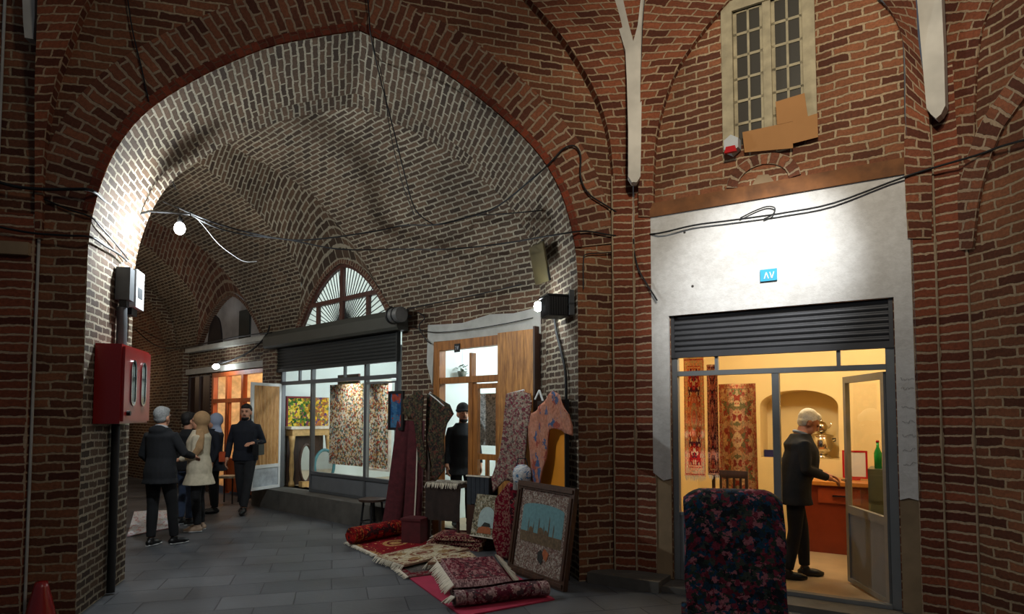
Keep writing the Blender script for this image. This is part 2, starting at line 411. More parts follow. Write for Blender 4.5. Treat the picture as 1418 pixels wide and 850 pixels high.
# back face of the arch wall, seen from the corridor
m=MB(); Rb=[(x,z-.12*max(0,z-2.95)/2.2) if z>1.5 else (x,z) for x,z in RIB]
m.flat([(-4.2,0)]+Rb+[(SPAN+.2,0),(SPAN+.2,7.2),(-4.2,7.2)],fn=lambda a,b:FA.p(a,1.26,b)); struct('wall_arch_back',m,VLTW)
# --- pilaster stacks at the right pier : B and C, D and E
def face(name,fr,x0,x1,d0,d1,z0,z1,mat,u0=0,uw=None,ret=.05):
    m=MB(); uw=uw or (x1-x0)
    a,b=fr.p(x0,d0,0),fr.p(x1,d1,0)
    def q(p,z): return Vector((p.x,p.y,z))
    m.poly([q(a,z0),q(b,z0),q(b,z1),q(a,z1)],[(u0,z0),(u0+uw,z0),(u0+uw,z1),(u0,z1)])
    n=fr.n*ret
    m.poly([q(a+n,z0),q(a,z0),q(a,z1),q(a+n,z1)],[(.3,z0),(.3+ret,z0),(.3+ret,z1),(.3,z1)])
    m.poly([q(b,z0),q(b+n,z0),q(b+n,z1),q(b,z1)],[(.3,z0),(.3+ret,z0),(.3+ret,z1),(.3,z1)])
    return m
def pface(a,b,z0,z1,ret=.06,u=.2,top=True):   # a stack of single bricks from a to b (world xy)
    m=MB(); a=Vector((*a,0));b=Vector((*b,0)); d=(b-a).normalized(); n=Vector((-d.y,d.x,0))*ret
    q=lambda p,z:Vector((p.x,p.y,z))
    m.poly([q(a,z0),q(b,z0),q(b,z1),q(a,z1)],[(0,z0),(u,z0),(u,z1),(0,z1)])
    m.poly([q(a+n,z0),q(a,z0),q(a,z1),q(a+n,z1)],[(u-ret,z0),(u,z0),(u,z1),(u-ret,z1)])
    m.poly([q(b,z0),q(b+n,z0),q(b+n,z1),q(b,z1)],[(0,z0),(ret,z0),(ret,z1),(0,z1)])
    if top: m.poly([q(a,z1),q(b,z1),q(b+n,z1),q(a+n,z1)],[(0,0),(u,0),(u,ret),(0,ret)])
    return m
def xy(px,Y): return ((px-CX)/FPX*Y*1.0, Y)
A_end=FA.p(4.64,0,0)
B0=(A_end.x-.01,A_end.y-.045); B1=(1.21,6.39); C0=(1.214,6.388); C1=(1.385,6.285)
struct('wall_pier_left',pface(B0,B1,0,4.0,.12),STACK); struct('wall_pier_right',pface(C0,C1,0,4.0,.12),STACK)
D0=FS.p(2.165,-.03,0);D1=FS.p(2.33,-.03,0)
E1v=FF.p(0,0,0)
struct('wall_side_pier_left',pface((D0.x,D0.y),(D1.x,D1.y),0,4.35,.1),STACK)
struct('wall_side_pier_right',pface((D1.x,D1.y),(E1v.x,E1v.y),0,4.35,.1),STACK)
# left pilaster
for i,(t0,t1) in enumerate(((-.62,-.36),(-.92,-.65))):
    a=FA.p(t0,-.05,0);b=FA.p(t1,-.05,0)
    struct('wall_left_pilaster',pface((a.x,a.y),(b.x,b.y),0,3.2 if i==0 else 4.6,.06,.2),STACK)
m=MB(); m.box(-.64,-.38,-.10,0,2.86,2.96,0,Matrix.Translation(FA.o)@Matrix.Rotation(FA.a,4,'Z')); struct('trim_3',m,RENDER)
for t in (-.64,-.34):   # grey mortar joint lines in the grooves
    m=MB(); m.tube([FA.p(t,-.02,0),FA.p(t,-.02,2.),FA.p(t,-.02,5.)],.012,6); struct('trim_4',m,CONC)
# right side wall F
m=MB(); m.flat([(0,0),(5,0),(5,7),(0,7)],fn=lambda a,b:FF.p(a,.0,b)); struct('wall_right',m,RED)
# relieving arch on the side wall
m=MB(); c=crom([FF.hit(1350,345),FF.hit(1360,270),FF.hit(1384,195),FF.hit(1412,150),(1.0,4.2),(1.6,4.75)],6); C1_=offset(c,.2)
al=arcl(c); m.grid([[FF.p(a[0],-.025,a[1]),FF.p(b[0],-.025,b[1])] for a,b in zip(c,C1_)],[[(0,l),(.2,l)] for l in al],0,False,flip=True)
m.grid([[FF.p(b[0],-.025,b[1]),FF.p(b[0],0,b[1])] for b in C1_],[[(0,l),(.2,l)] for l in al],0,False,flip=True); m.grid([[FF.p(b[0],-.025,b[1]),FF.p(b[0],0,b[1])] for b in c],[[(0,l),(.2,l)] for l in al],0,False)
struct('trim_5',m,REDV)
# --- shop wall (right)
OX0,OX1,OZ0,OZ1=.18,2.03,.05,2.56
WX=[FS.hit(1000,50),FS.hit(1133,0)]
m=MB(); hole=[(OX0,0.0),(OX0,OZ1),(OX1,OZ1),(OX1,0.0)]
wx0,wx1,wz0,wz1=.80,1.42,4.08,5.36
wh=[(wx0,wz0),(wx1,wz0),(wx1,wz1),(wx0,wz1)]
m.flat([(0,0),*hole,(2.2,0),(2.2,7),(0,7)],[wh],fn=lambda a,b:FS.p(a,0,b))
# reveals
for pts in ([(OX0,0),(OX0,OZ1)],[(OX0,OZ1),(OX1,OZ1)],[(OX1,OZ1),(OX1,0)],[(wx0,wz1),(wx0,wz0)][::-1],[(wx1,wz0),(wx1,wz1)][::-1],[(wx0,wz1),(wx1,wz1)],[(wx0,wz0),(wx1,wz0)][::-1]):
    (a,b),(c,d)=pts; l=math.dist(*pts)
    m.poly([FS.p(a,0,b),FS.p(c,0,d),FS.p(c,.2,d),FS.p(a,.2,b)],[(0,0),(l,0),(l,.2),(0,.2)])
struct('wall_shop',m,RED)
def slab(name,pts,d,th,mat,fr,holes=(),obj=None):
    m=MB(); m.flat(pts,holes,fn=lambda a,b:fr.p(a,d,b),back=lambda a,b:fr.p(a,d+th,b)); return struct(name,m,mat)
ZL=3.54
slab('trim_6',[(0.0,1.05),(.10,.98),(.172,1.0),(.172,2.555),(2.038,2.555),(2.038,.93),(2.1,.95),(2.185,.93),(2.18,ZL),(0,ZL)],-.03,.031,PLASTW,FS)
slab('trim_7',[(0.0,0.06),(.172,0.06),(.172,.99),(.1,.98),(0,1.06)],-.018,.02,RENDER,FS); slab('trim_8',[(2.038,0.0),(2.18,0.0),(2.18,.94),(2.1,.96),(2.038,.94)],-.018,.02,RENDER,FS)
m=MB(); 
def ts(fr): return Matrix.Translation(fr.o)@Matrix.Rotation(fr.a,4,'Z')
m.box(0.0,2.175,-.05,.1,ZL,ZL+.135,0,ts(FS)); struct('trim_9',m,TIMB)
# small relieving arch above timber
m=MB(); c=[(1.05+.22*cos(a),3.69+.17*sin(a)) for a in [pi-pi*k/12 for k in range(13)]]; c1=offset(c,.1); al=arcl(c)
m.grid([[FS.p(a[0],-.015,a[1]),FS.p(b[0],-.015,b[1])] for a,b in zip(c,c1)],[[(0,l),(.1,l)] for l in al],0,False,flip=True)
m.grid([[FS.p(b[0],-.015,b[1]),FS.p(b[0],0.01,b[1])] for b in c1],[[(0,l),(.1,l)] for l in al],0,False,flip=True); struct('trim_10',m,REDV)
m=MB(); m.flat([(1.05-.1,3.68),(1.05+.1,3.68),(1.05+.05,3.76),(1.05-.04,3.77)],fn=lambda a,b:FS.p(a,-.01,b)); struct('trim_11',m,RENDER)
# doorstep stone
m=MB(); m.box(-.25,2.1,-.28,.25,0,.05,0,ts(FS)); struct('trim_12',m,plain('worn_step_stone',(84,80,74),.8,0,.2,5,.01))
m=MB(); m.box(-.55,.16,-.36,-.03,0,.10,0,ts(FS)); struct('trim_13',m,plain('worn_step_stone',(84,80,74)))
# --- enclosing ribs/spandrels (pendentive faces). inner curve pixels lie on the wall face, outer on the rib
def pend(name,fr,inner,outer,din,dout,mat,soff,flip=False,base=-.045):
    m=MB(); I=crom(inner,5); O=crom(outer,5)
    P=[];UV=[];li=0;prev=None
    for k,(a,b) in enumerate(zip(I,O)):
        f=k/(len(I)-1); di=lerp(base,din,min(1,f*3)); x,z=fr.hit(a[0],a[1],di); X,Z=fr.hit(b[0],b[1],lerp(base,dout,f))
        p=fr.p(x,di,z); q=fr.p(X,lerp(base,dout,f),Z)
        if prev: li+=(((p-prev[0]).length+(q-prev[1]).length)/2)
        prev=(p,q); w=(q-p).length; row=6
        P.append([p.lerp(q,j/row) for j in range(row+1)]); UV.append([(w*j/row,li) for j in range(row+1)])
    m.grid(P,UV,0,True,flip=flip)
    S_=[];SU=[];li=0;prev=None
    for k,a in enumerate(I):
        di=lerp(base,din,min(1,k/(len(I)-1)*3)); x,z=fr.hit(a[0],a[1],di); p=fr.p(x,di,z); q=fr.p(x,soff,z)
        if prev: li+=(p-prev).length
        prev=p; S_.append([p,q]); SU.append([(0,li),(abs(soff-din),li)])
    m.grid(S_,SU,0,True,flip=not flip)
    return struct(name,m,mat)
PV=brick('pendentive_brick',(82,42,29),(144,82,54),(160,134,106),bw=.2,ms=.0095)
pend('ceiling_spandrel_left',FA,[(851,262),(844,190),(826,130),(786,60),(735,0),(690,-50),(630,-95)],[(872,262),(870,190),(868,125),(864,50),(848,-10),(820,-80),(770,-160)],-.1,-.5,PV,0.05,flip=True)
pend('ceiling_spandrel_right',FS,[(905,300),(905,240),(912,170),(940,90),(1000,10),(1040,-25),(1085,-45)],[(884,300),(884,240),(886,170),(888,95),(893,0),(905,-60),(930,-130)],-.06,-.45,PV,0.02)
pend('ceiling_spandrel_shop',FS,[(1257,330),(1252,220),(1254,100),(1246,40),(1222,0),(1180,-50),(1120,-70)],[(1290,330),(1290,220),(1283,130),(1272,60),(1268,0),(1260,-60),(1250,-120)],-.06,-.35,PV,0.02,flip=True)
pend('ceiling_spandrel_side',FF,[(1351,330),(1349,220),(1350,120),(1357,50),(1375,0),(1400,-50),(1440,-100)],[(1300,330),(1304,220),(1305,130),(1302,60),(1303,0),(1305,-60),(1310,-120)],-.02,-.05,PV,0.05,base=-.012)
pend('ceiling_spandrel_far_left',FA,[(57,330),(62,200),(75,120),(95,60),(120,0),(150,-45),(190,-90)],[(48,330),(48,200),(48,120),(50,60),(52,0),(56,-50),(70,-120)],-.1,-.4,PV,0.05)
# white plaster ribs
def pxslab(name,fr,pix,d,th,mat):
    pts=[fr.hit(a,b,d) for a,b in pix]
    if sum((x1-x0)*(z1+z0) for (x0,z0),(x1,z1) in zip(pts,pts[1:]+pts[:1]))>0: pts=pts[::-1]
    m=MB(); m.flat(pts,fn=lambda a,b:fr.p(a,d,b),back=lambda a,b:fr.p(a,d+th,b)); return m
FP=Frame((1.2,6.3),-8)
OLDP=plain('grimy_white_plaster',(190,184,172),.85,0,.22,3,.006)
struct('trim_14',pxslab('',FP,[(838,-25),(845,0),(857,40),(866,70),(868,110),(870,180),(870,244),(875,252),(882,252),(887,244),(888,180),(889,100),(893,40),(897,0),(900,-25),(888,-25),(887,0),(883,35),(877,57),(871,35),(863,0),(858,-25)],-.13,.10,OLDP),OLDP)
struct('ceiling_spandrel_infill',pxslab('',FP,[(853,-30),(853,0),(862,40),(877,75),(888,40),(892,0),(892,-30)],-.10,.05,PV),PV)
FD=Frame((3.3,5.03),-45)
struct('trim_15',pxslab('',FD,[(1268,-25),(1270,0),(1275,60),(1283,150),(1289,158),(1296,164),(1303,158),(1309,146),(1307,70),(1304,0),(1303,-25)],-.12,.1,OLDP),OLDP)
FL=Frame((-3.9,5.05),10)
struct('trim_16',pxslab('',FL,[(30,-25),(32,30),(34,52),(46,54),(48,20),(48,-25)],-.1,.08,OLDP),OLDP)
# pale vertical mortar joints between the stacked brick columns
for (a,z0,z1) in ((B1,.05,3.3),(B0,.05,4.0),((D1.x,D1.y),.05,3.9),((E1v.x,E1v.y),.1,5.2)):
    m=MB(); m.tube([(a[0]-.002,a[1]-.004,lerp(z0,z1,k/8)) for k in range(9)],[.007+.003*(k%2) for k in range(9)],6); struct('trim_17',m,plain('pale_mortar',(150,130,104),.9,0,.2,9))
# --- corridor wall W2  (frame FW, x=-t)
SPR=3.08
def Mz(s):
    if s>2.25: s=4.5-s
    s=max(0,s); a=s/.849
    z=A(a)+.02 if a<=2.1 else A(2.1)+.02+(a-2.1)*.3
    return max(SPR,z)
def g(u): 
    u=min(1,abs(u)); return max(0,1-.86*u**2.-.14*u)
BAYS=[(4.22,1.42),(8.38,1.62)]
def H(s): return 1.04+1.46*min(1,s/.95)**.7
def cross_w(s,hw):
    tgt=(Mz(s)-SPR)/H(s)
    if tgt<=0: return hw
    if tgt>=1: return 0
    lo,hi=0,1
    for _ in range(30):
        mid=(lo+hi)/2
        if g(mid)>tgt: lo=mid
        else: hi=mid
    return lo*hw
NS=26
ss=[2.25*(k/NS)**1.35 for k in range(NS+1)]; ss=ss+[4.5-s for s in ss[::-1][1:]]
lens=arcl([(s,Mz(s)) for s in ss])
segs=[None]
TE=11.1
m=MB()
def edges(s):
    o=s if s<=2.25 else 4.5-s
    t0=.6216*s-.04
    E=[max(t0,0)]
    for tc,hw in BAYS: w=cross_w(o,hw); E+= [tc-w,tc+w]
    E.append(TE); return E
for b in range(0,len(BAYS)+1):
    P=[];UV=[]
    for s,l in zip(ss,lens):
        E=edges(s); a=E[2*b];c=E[2*b+1]; a=min(a,c)
        if b>0: a=max(a,E[0])
        if c<a: c=a
        P.append([FW.p(-lerp(a,c,j/8),-s,Mz(s)) for j in range(9)]); UV.append([(lerp(a,c,j/8),l) for j in range(9)])
    m.grid(P,UV,0,True,flip=True)
struct('ceiling_barrel',m,VLT)
for bi,(tc,hw) in enumerate(BAYS):
    for side in (0,1):
        m=MB(); P=[];UV=[]
        S2=[2.25*k/30 for k in range(31)]
        for s0 in S2:
            w=cross_w(s0,hw); row=[];ru=[]; pl=None;L_=0
            for j in range(25):
                u=-1+2*j/24
                tt=w*u; zz=SPR+H(s0)*g(tt/hw); 
                if s0==0: zz=SPR+H(0)*g(u)
                q=(tt,zz)
                if pl: L_+=math.dist(q,pl)
                pl=q; s=s0 if side==0 else 4.5-s0
                row.append(FW.p(-(tc+tt),-s,zz)); ru.append((L_,s))
            mid=ru[12][0]; ru=[(a-mid,b) for a,b in ru]
            P.append(row);UV.append(ru)
        m.grid(P,UV,0,True,flip=(side==1)); struct('ceiling_cross_vault',m,VLT2 if bi else VLT)
# lunette outline in (t,z)
def lun(tc,hw,sc=1.,n=24):
    return [(tc+hw*sc*u, SPR+1.04*sc*g(u)) for u in [-1+2*k/n for k in range(n+1)]]
def WT(a,b,d=0): return FW.p(-a,d,b)
P1=[(0,0),(.02,0),(.02,2.58),(1.86,2.58),(1.86,0),(2.6,0),(2.6,SPR),(0,SPR)]
m=MB()
m.flat(P1,fn=WT); 
m.flat([(6.15,0),(6.62,0),(6.62,2.48),(9.0,2.48),(9.0,0),(9.15,0),(9.15,2.45),(10.3,2.45),(10.3,0),(15.2,0),(15.2,SPR),(6.15,SPR)],fn=WT)
m.flat([(2.6,2.8),(6.15,2.8),(6.15,SPR),(2.6,SPR)],fn=WT)
struct('wall_corridor',m,VLTW)
# ring at lunettes
for tc,hw in BAYS:
    c=lun(tc,hw); ci=lun(tc,hw,.93); m=MB(); al=arcl(c)
    m.grid([[WT(a[0],a[1],-.02),WT(b[0],b[1],-.02)] for a,b in zip(c,ci)],[[(0,l),(.1,l)] for l in al],0,False)
    m.grid([[WT(b[0],b[1],-.02),WT(b[0],b[1],.1)] for b in ci],[[(0,l),(.1,l)] for l in al],0,False)
    struct('trim_18',m,VLT2)
# second lunette : plaster tympanum with small arched niche and shutter
c=lun(8.38,1.62,.93); n_arch=[(9.18+.36*cos(a)*(1),3.02+.72*sin(a)**1.0) for a in [pi*k/14 for k in range(15)]]
n_arch=[(x,min(z,3.02+.72*(1-abs(x-9.18)/.36*.25))) for x,z in n_arch]
m=MB(); m.flat(c[::-1] if 0 else c,[],fn=lambda a,b:WT(a,b,.1)); struct('wall_lunette',m,plain('soiled_lunette_plaster',(142,140,140),.9,0,.3,1.6,.01))
m=MB(); m.flat(n_arch,fn=lambda a,b:WT(a,b,.07),back=lambda a,b:WT(a,b,.11)); struct('window_2',m,plain('dark_niche_wood',(34,26,26),.8,0,.3,5))
m=MB(); m.box(-8.0,-7.55,.06,.11,3.05,3.7,0,ts(FW)); struct('window_3',m,plain('dark_green_shutter',(30,34,32),.7,0,.2,5))
# ledge under it
m=MB(); m.box(-10.2,-6.35,-.14,.12,2.98,3.08,0,ts(FW)); m.box(-10.3,-6.2,-.08,.0,2.5,2.62,0,ts(FW)); struct('trim_19',m,CONC)
# piers between bays
m=MB(); m.box(-6.62,-6.12,-.10,0.02,0,SPR,0,ts(FW)); m.box(-11.1,-10.35,-.12,0.02,0,SPR,0,ts(FW)); struct('wall_corridor_pier',m,VLTW)
# transverse arch and far end
m=MB(); prof=[(0.02,SPR)]+[(s,Mz(s)-.28) for s in ss if .15<s<4.35]+[(4.48,SPR)]
out=[(s,Mz(s)+.3) for s in ss]
m.flat([(a,b) for a,b in prof]+[(4.5,6),(0,6)],fn=lambda a,b:FW.p(-11.05,-a,b)); 
m.grid([[FW.p(-11.05,-a,b),FW.p(-11.6,-a,b)] for a,b in prof],[[(0,l),(.5,l)] for l in arcl(prof)],0,True); struct('wall_cross_arch',m,VLTW)
m=MB(); m.grid([[FW.p(-t,-s,Mz(s)) for t in (11.1,13,15.2)] for s in ss],[[(t,l) for t in (11.1,13,15.2)] for l in lens],0,True,flip=True); struct('ceiling_far',m,VLT2)
m=MB(); m.flat([(0,0),(.35,0),(.35,2.5),(1.7,2.5),(1.7,0),(4.6,0),(4.6,6),(0,6)],fn=lambda a,b:FW.p(-15.1,-a,b)); struct('wall_end',m,VLT2)
m=MB(); m.box(-15.2,-15.12,-1.7,-.35,0,2.5,0,ts(FW)); m.box(-15.1,-14.95,-1.9,-.2,2.5,2.65,1,ts(FW)); struct('door_4',m,[DWOOD,CONC])
# left wall of the corridor
m=MB(); m.flat([(2.9,0),(15.2,0),(15.2,SPR),(2.9,SPR)],fn=lambda a,b:FW.p(-a,-4.5,b)); struct('wall_corridor_left',m,VLTW)
# raised kerb before the window shop
m=MB(); m.box(-6.5,-2.3,-.32,.3,0,.33,0,ts(FW)); struct('trim_20',m,plain('worn_step_stone',(84,80,74)))
# plaster band above wooden door
m=MB(); m.flat([(-.02,2.55),(-.02,2.86),(.4,2.83),(.8,2.86),(1.3,2.80),(1.7,2.82),(2.0,2.84),(2.02,2.3),(1.9,2.0),(1.87,2.6)],fn=lambda a,b:WT(a,b,-.02),back=lambda a,b:WT(a,b,0.0)); struct('trim_21',m,CONC)
# --- shop rooms
def room(name,fr,x0,x1,y0,y1,z0,z1,mats,hole=None):
    T_=ts(fr); objs=[]
    def quad(nm,pts,mi):
        m=MB(); m.poly([T_@Vector(p) for p in pts],[(0,0),(1,0),(1,1),(0,1)]); struct(nm,m,mats[mi])
    quad('floor_'+name,[(x0,y0,z0),(x1,y0,z0),(x1,y1,z0),(x0,y1,z0)],1)
    quad('ceiling_'+name,[(x0,y0,z1),(x0,y1,z1),(x1,y1,z1),(x1,y0,z1)],0)
    quad('wall_left_'+name,[(x0,y0,z0),(x0,y1,z0),(x0,y1,z1),(x0,y0,z1)],0)
    quad('wall_right_'+name,[(x1,y0,z0),(x1,y0,z1),(x1,y1,z1),(x1,y1,z0)],0)
    m=MB()
    if hole: m.flat([(x0,z0),(x1,z0),(x1,z1),(x0,z1)],[hole],fn=lambda a,b:T_@Vector((a,y1,b)))
    else: m.flat([(x0,z0),(x1,z0),(x1,z1),(x0,z1)],fn=lambda a,b:T_@Vector((a,y1,b)))
    struct('wall_back_'+name,m,mats[0])
NI=[(.42,1.06)]+[(.875+.455*cos(a),1.72+.20*sin(a)) for a in [pi-pi*k/16 for k in range(17)]]+[(1.33,1.06)]
room('carpet_shop',FS,-.4,2.9,.1,2.75,.052,2.9,[YEL,TILE],NI)
m=MB(); T_=ts(FS)
m.grid([[T_@Vector((a,2.75,b)),T_@Vector((a,3.2,b))] for a,b in NI+[NI[0]]],None,0,False); m.flat([(a,b) for a,b in NI],fn=lambda a,b:T_@Vector((a,3.2,b))); struct('wall_niche',m,YEL)
# front returns closing the room beside the opening
m=MB(); m.flat([(-.4,.05),(OX0,.05),(OX0,2.9),(-.4,2.9)],fn=lambda a,b:T_@Vector((a,.1,b))); m.flat([(OX1,.05),(2.9,.05),(2.9,2.9),(OX1,2.9)],fn=lambda a,b:T_@Vector((a,.1,b))); m.flat([(OX0,OZ1),(OX1,OZ1),(OX1,2.9),(OX0,2.9)],fn=lambda a,b:T_@Vector((a,.1,b))); struct('wall_front_carpet_shop',m,YEL)
room('window_shop',FW,-6.3,-2.5,.1,3.2,.33,4.4,[WALLW,TILE])
room('door_shop',FW,-2.2,.0,.12,2.2,.1,3.0,[WALLW,TILE])
room('lit_door_shop',FW,-9.05,-6.5,.12,2.0,.15,2.9,[plain('cream_shop_wall',(226,196,150),.8),TILE])
BULB_P=Vector((-3.24,6.25,3.42)); FLOOD_P=FA.p(4.26-.22,.60,2.76); TUBE_P=FW.p(-8.05,-.35,2.56)
def tf(fr,x,y,z=0): return fr.p(x,y,z)
def at(px,py,Y): r=ray(px,py); k=Y/r.y; return Vector((r.x*k,Y,EYE+r.z*k))
def fringe(m,a,b,out,n,l=.06,w=.007,drop=0.):
    a=Vector(a);b=Vector(b);out=Vector(out)
    for i in range(n):
        p=a.lerp(b,(i+.5)/n); q=p+out*l*random.uniform(.7,1.2)+(b-a).normalized()*random.uniform(-.015,.015)+Vector((0,0,-drop*random.uniform(.7,1)))
        m.tube([p,p.lerp(q,.5)+Vector((0,0,.004)),q],[w,w*.9,w*.5],4,cap=False)
# ---- aluminium shop window and door of the right shop (frame FS) ----
root=sthing('window_1',FS)
m=MB()
z0,zt0,zt1,zt2=.055,1.975,2.02,2.15
for x0,x1 in ((OX0+.001,OX0+.055),(1.085,1.145),(1.965,OX1-.001)): m.box(x0,x1,.02,.08,z0,zt0 if x0>1 and x0<1.5 else 2.2)
m.box(OX0+.055,1.965,.015,.085,zt0,zt1); m.box(OX0+.055,1.1,.03,.07,.055,.10); m.box(1.145,1.965,.01,.09,.052,.085)
for x in (.62-.02,1.62): m.box(x-.015,x+.015,.03,.07,zt1,2.2)
m.build('frame',ALU,root)
m=MB(); m.box(OX0+.055,1.085,.035,.06,.10,.66); m.box(OX0+.055,1.085,.028,.07,.655,.685); m.build('lower_panel',ALUD,root)
for nm,a,b,c,d in (('pane',OX0+.055,1.085,.685,zt0),('pane',OX0+.055,.605,zt1,zt2+.05),('pane',.635,1.605,zt1,zt2+.05),('pane',1.635,1.965,zt1,zt2+.05)):
    m=MB(); m.box(a,b,.046,.052,c,d); m.build('pane',GLASS,root)
# open door leaf
hp=FS.p(1.96,.06,.0); fe=flo(1173,803,.06); ang=math.atan2(hp.y-fe.y,hp.x-fe.x); LW_=min(.80,(Vector((hp.x,hp.y,0))-Vector((fe.x,fe.y,0))).length)
root=bpy.data.objects.new('door_1',None); COL.objects.link(root); root.location=(hp.x,hp.y,0); root.rotation_euler=(0,0,ang); root['kind']='structure'
m=MB()
for x0,x1 in ((-LW_,-LW_+.055),(-.055,0)): m.box(x0,x1,-.02,.02,.07,1.96)
m.box(-LW_+.055,-.055,-.02,.02,1.90,1.96); m.box(-LW_+.055,-.055,-.02,.02,.70,.77); m.box(-LW_+.055,-.055,-.02,.02,.07,.11)
m.build('frame',ALU,root)
m=MB(); m.box(-LW_+.055,-.055,-.008,.008,.11,.70); m.build('lower_panel',ALUD,root)
m=MB(); m.box(-LW_+.055,-.055,-.003,.003,.77,1.90); m.build('pane',GLASS,root)
m=MB(); m.tube([(-LW_+.03,-.02,1.0),(-LW_+.03,-.06,1.0),(-LW_+.12,-.065,1.0)],.008,8); m.build('handle',plain('chrome',(190,190,190),.15,1,.02),root)
# rolling shutter
def shutter(fr,x0,x1,z0,z1,d,lab,pitch=.045,mat=SHUT,name='rolling_shutter'):
    root=thing(name,lab,'shutter',fr.p((x0+x1)/2,d,z0),fr.a); W_=(x1-x0)/2
    m=MB(); n=int((z1-z0)/pitch); P=[]
    for i in range(n*6+1):
        z=(z1-z0)*i/(n*6); y=-.022*abs(sin(pi*(i%6)/6))
        P.append([Vector((-W_,y,z)),Vector((W_,y,z))])
    m.grid(P,None,0,True); m.build('slats',mat,root)
    m=MB(); m.box(-W_,W_,-.03,.03,-.05,.005); m.build('bottom_bar',mat,root)
    bx('side_channel',[(-W_-.03,-W_,-.035,.03,-.05,z1-z0)],mat,root); bx('side_channel',[(W_,W_+.03,-.035,.03,-.05,z1-z0)],mat,root)
    return root
shutter(FS,OX0+.032,OX1-.032,2.20,2.558,.036,'dark grey corrugated rolling shutter half wound up above the lit shop doorway at right')
# blue number plate with digits
root=thing('number_plate','small blue enamel house number plate on the white plaster above the shop','number plate',FS.p(1.09,-.045,2.79),FS.a)
m=MB(); m.box(-.07,.07,-.004,.013,0,.105); m.build('plate',plain('blue_enamel',(64,160,196),.35,0,.05),root)
m=MB(); 
for a,b in (((-.035,.02),(-.018,.078)),((-.018,.078),(0.0,.02)),((.012,.078),(.028,.02)),((.028,.02),(.046,.078))): m.bar((a[0],-.006,a[1]),(b[0],-.006,b[1]),.009,.003)
m.build('digits',WHT,root)
# faint pen marks on the plaster
root=thing('wall_graffiti','faint pencil scribbles written on the white plaster right of the shop door','writing',FS.p(2.115,-.035,1.2),FS.a)
m=MB(); random.seed(4)
for k in range(7):
    z=.02+.11*k if k<5 else .62+.07*(k-5); pts=[(-.045+.011*i,-.001,z+random.uniform(-.016,.016)) for i in range(9)]
    m=MB(); m.tube([Vector(p) for p in pts],.0012,4); m.build('pen_stroke',plain('pencil_grey',(120,116,112),.9),root)
# ---- upper window ----
root=sthing('window_4',FS); OLDW=plain('peeling_cream_wood',(158,146,118),.8,0,.2,9,.004)
m=MB(); a,b,c,d=wx0-.09,wx1+.09,wz0-.04,wz1+.1
m.box(a,a+.10,-.03,.05,c,d);m.box(b-.10,b,-.03,.05,c+.12,d);m.box(a+.1,b-.1,-.03,.05,d-.1,d);m.box((wx0+wx1)/2-.035,(wx0+wx1)/2+.035,-.01,.06,c,d-.1); m.build('frame',OLDW,root)
for sx in (0,1):
    x0=wx0+.01 if sx==0 else (wx0+wx1)/2+.035; x1=(wx0+wx1)/2-.035 if sx==0 else wx1-.01; s=MB(); za,zb=wz0+.0,wz1-.0
    for q in ((x0,x0+.03),(x1-.03,x1),((x0+x1)/2-.01,(x0+x1)/2+.01)): s.box(q[0],q[1],.02,.045,za,zb)
    for k in range(7):
        z=lerp(za,zb,k/6); s.box(x0,x1,.02,.045,z-.012,z+.012)
    sash=s.build('sash',OLDW,root); m=MB(); m.box(x0,x1,.03,.034,za,zb); m.build('pane',DGLASS,sash)
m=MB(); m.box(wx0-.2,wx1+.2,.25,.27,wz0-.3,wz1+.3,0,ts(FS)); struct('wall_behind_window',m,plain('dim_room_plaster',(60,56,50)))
root=thing('cardboard_patch','brown cardboard sheets patching the broken lower panes of the upper window','cardboard',FS.p(0,-.05,0),FS.a)
for pix in ([(1028,183),(1098,168),(1098,205),(1031,211)],[(1074,141),(1114,129),(1119,163),(1076,173)],[(1098,168),(1132,157),(1133,190),(1098,199)]):
    q=[FS.hit(a,b,-.05) for a,b in pix]; m=MB(); 
    if sum((x1-x0)*(z1+z0) for (x0,z0),(x1,z1) in zip(q,q[1:]+q[:1]))>0: q=q[::-1]
    off=.003*len(root.children); m.flat(q,fn=lambda a,b:(a,-off,b),back=lambda a,b:(a,-off+.006,b)); m.build('cardboard_sheet',CARD,root)
hx,hz=FS.hit(1014,203,-.06)
root=thing('alarm_siren','white and red hexagonal alarm siren on the lower left corner of the upper window','alarm',FS.p(hx,-.06,hz),FS.a)
m=MB(); hexa=[(.085*cos(pi/6+k*pi/3)*.85,.085*sin(pi/6+k*pi/3)+.01) for k in range(6)]; m.flat(hexa,fn=lambda a,b:(a,-.05,b),back=lambda a,b:(a*1.1,.04,b*1.1)); m.build('housing',plain('grey_white_plastic',(176,178,178),.4,0,.05),root)
m=MB(); m.flat([(-.055,-.075),(.055,-.075),(.04,-.02),(-.04,-.02)],fn=lambda a,b:(a,-.075,b),back=lambda a,b:(a,-.04,b)); m.build('red_lens',plain('red_plastic',(170,20,24),.3,0,.05),root)['label']='red lens'
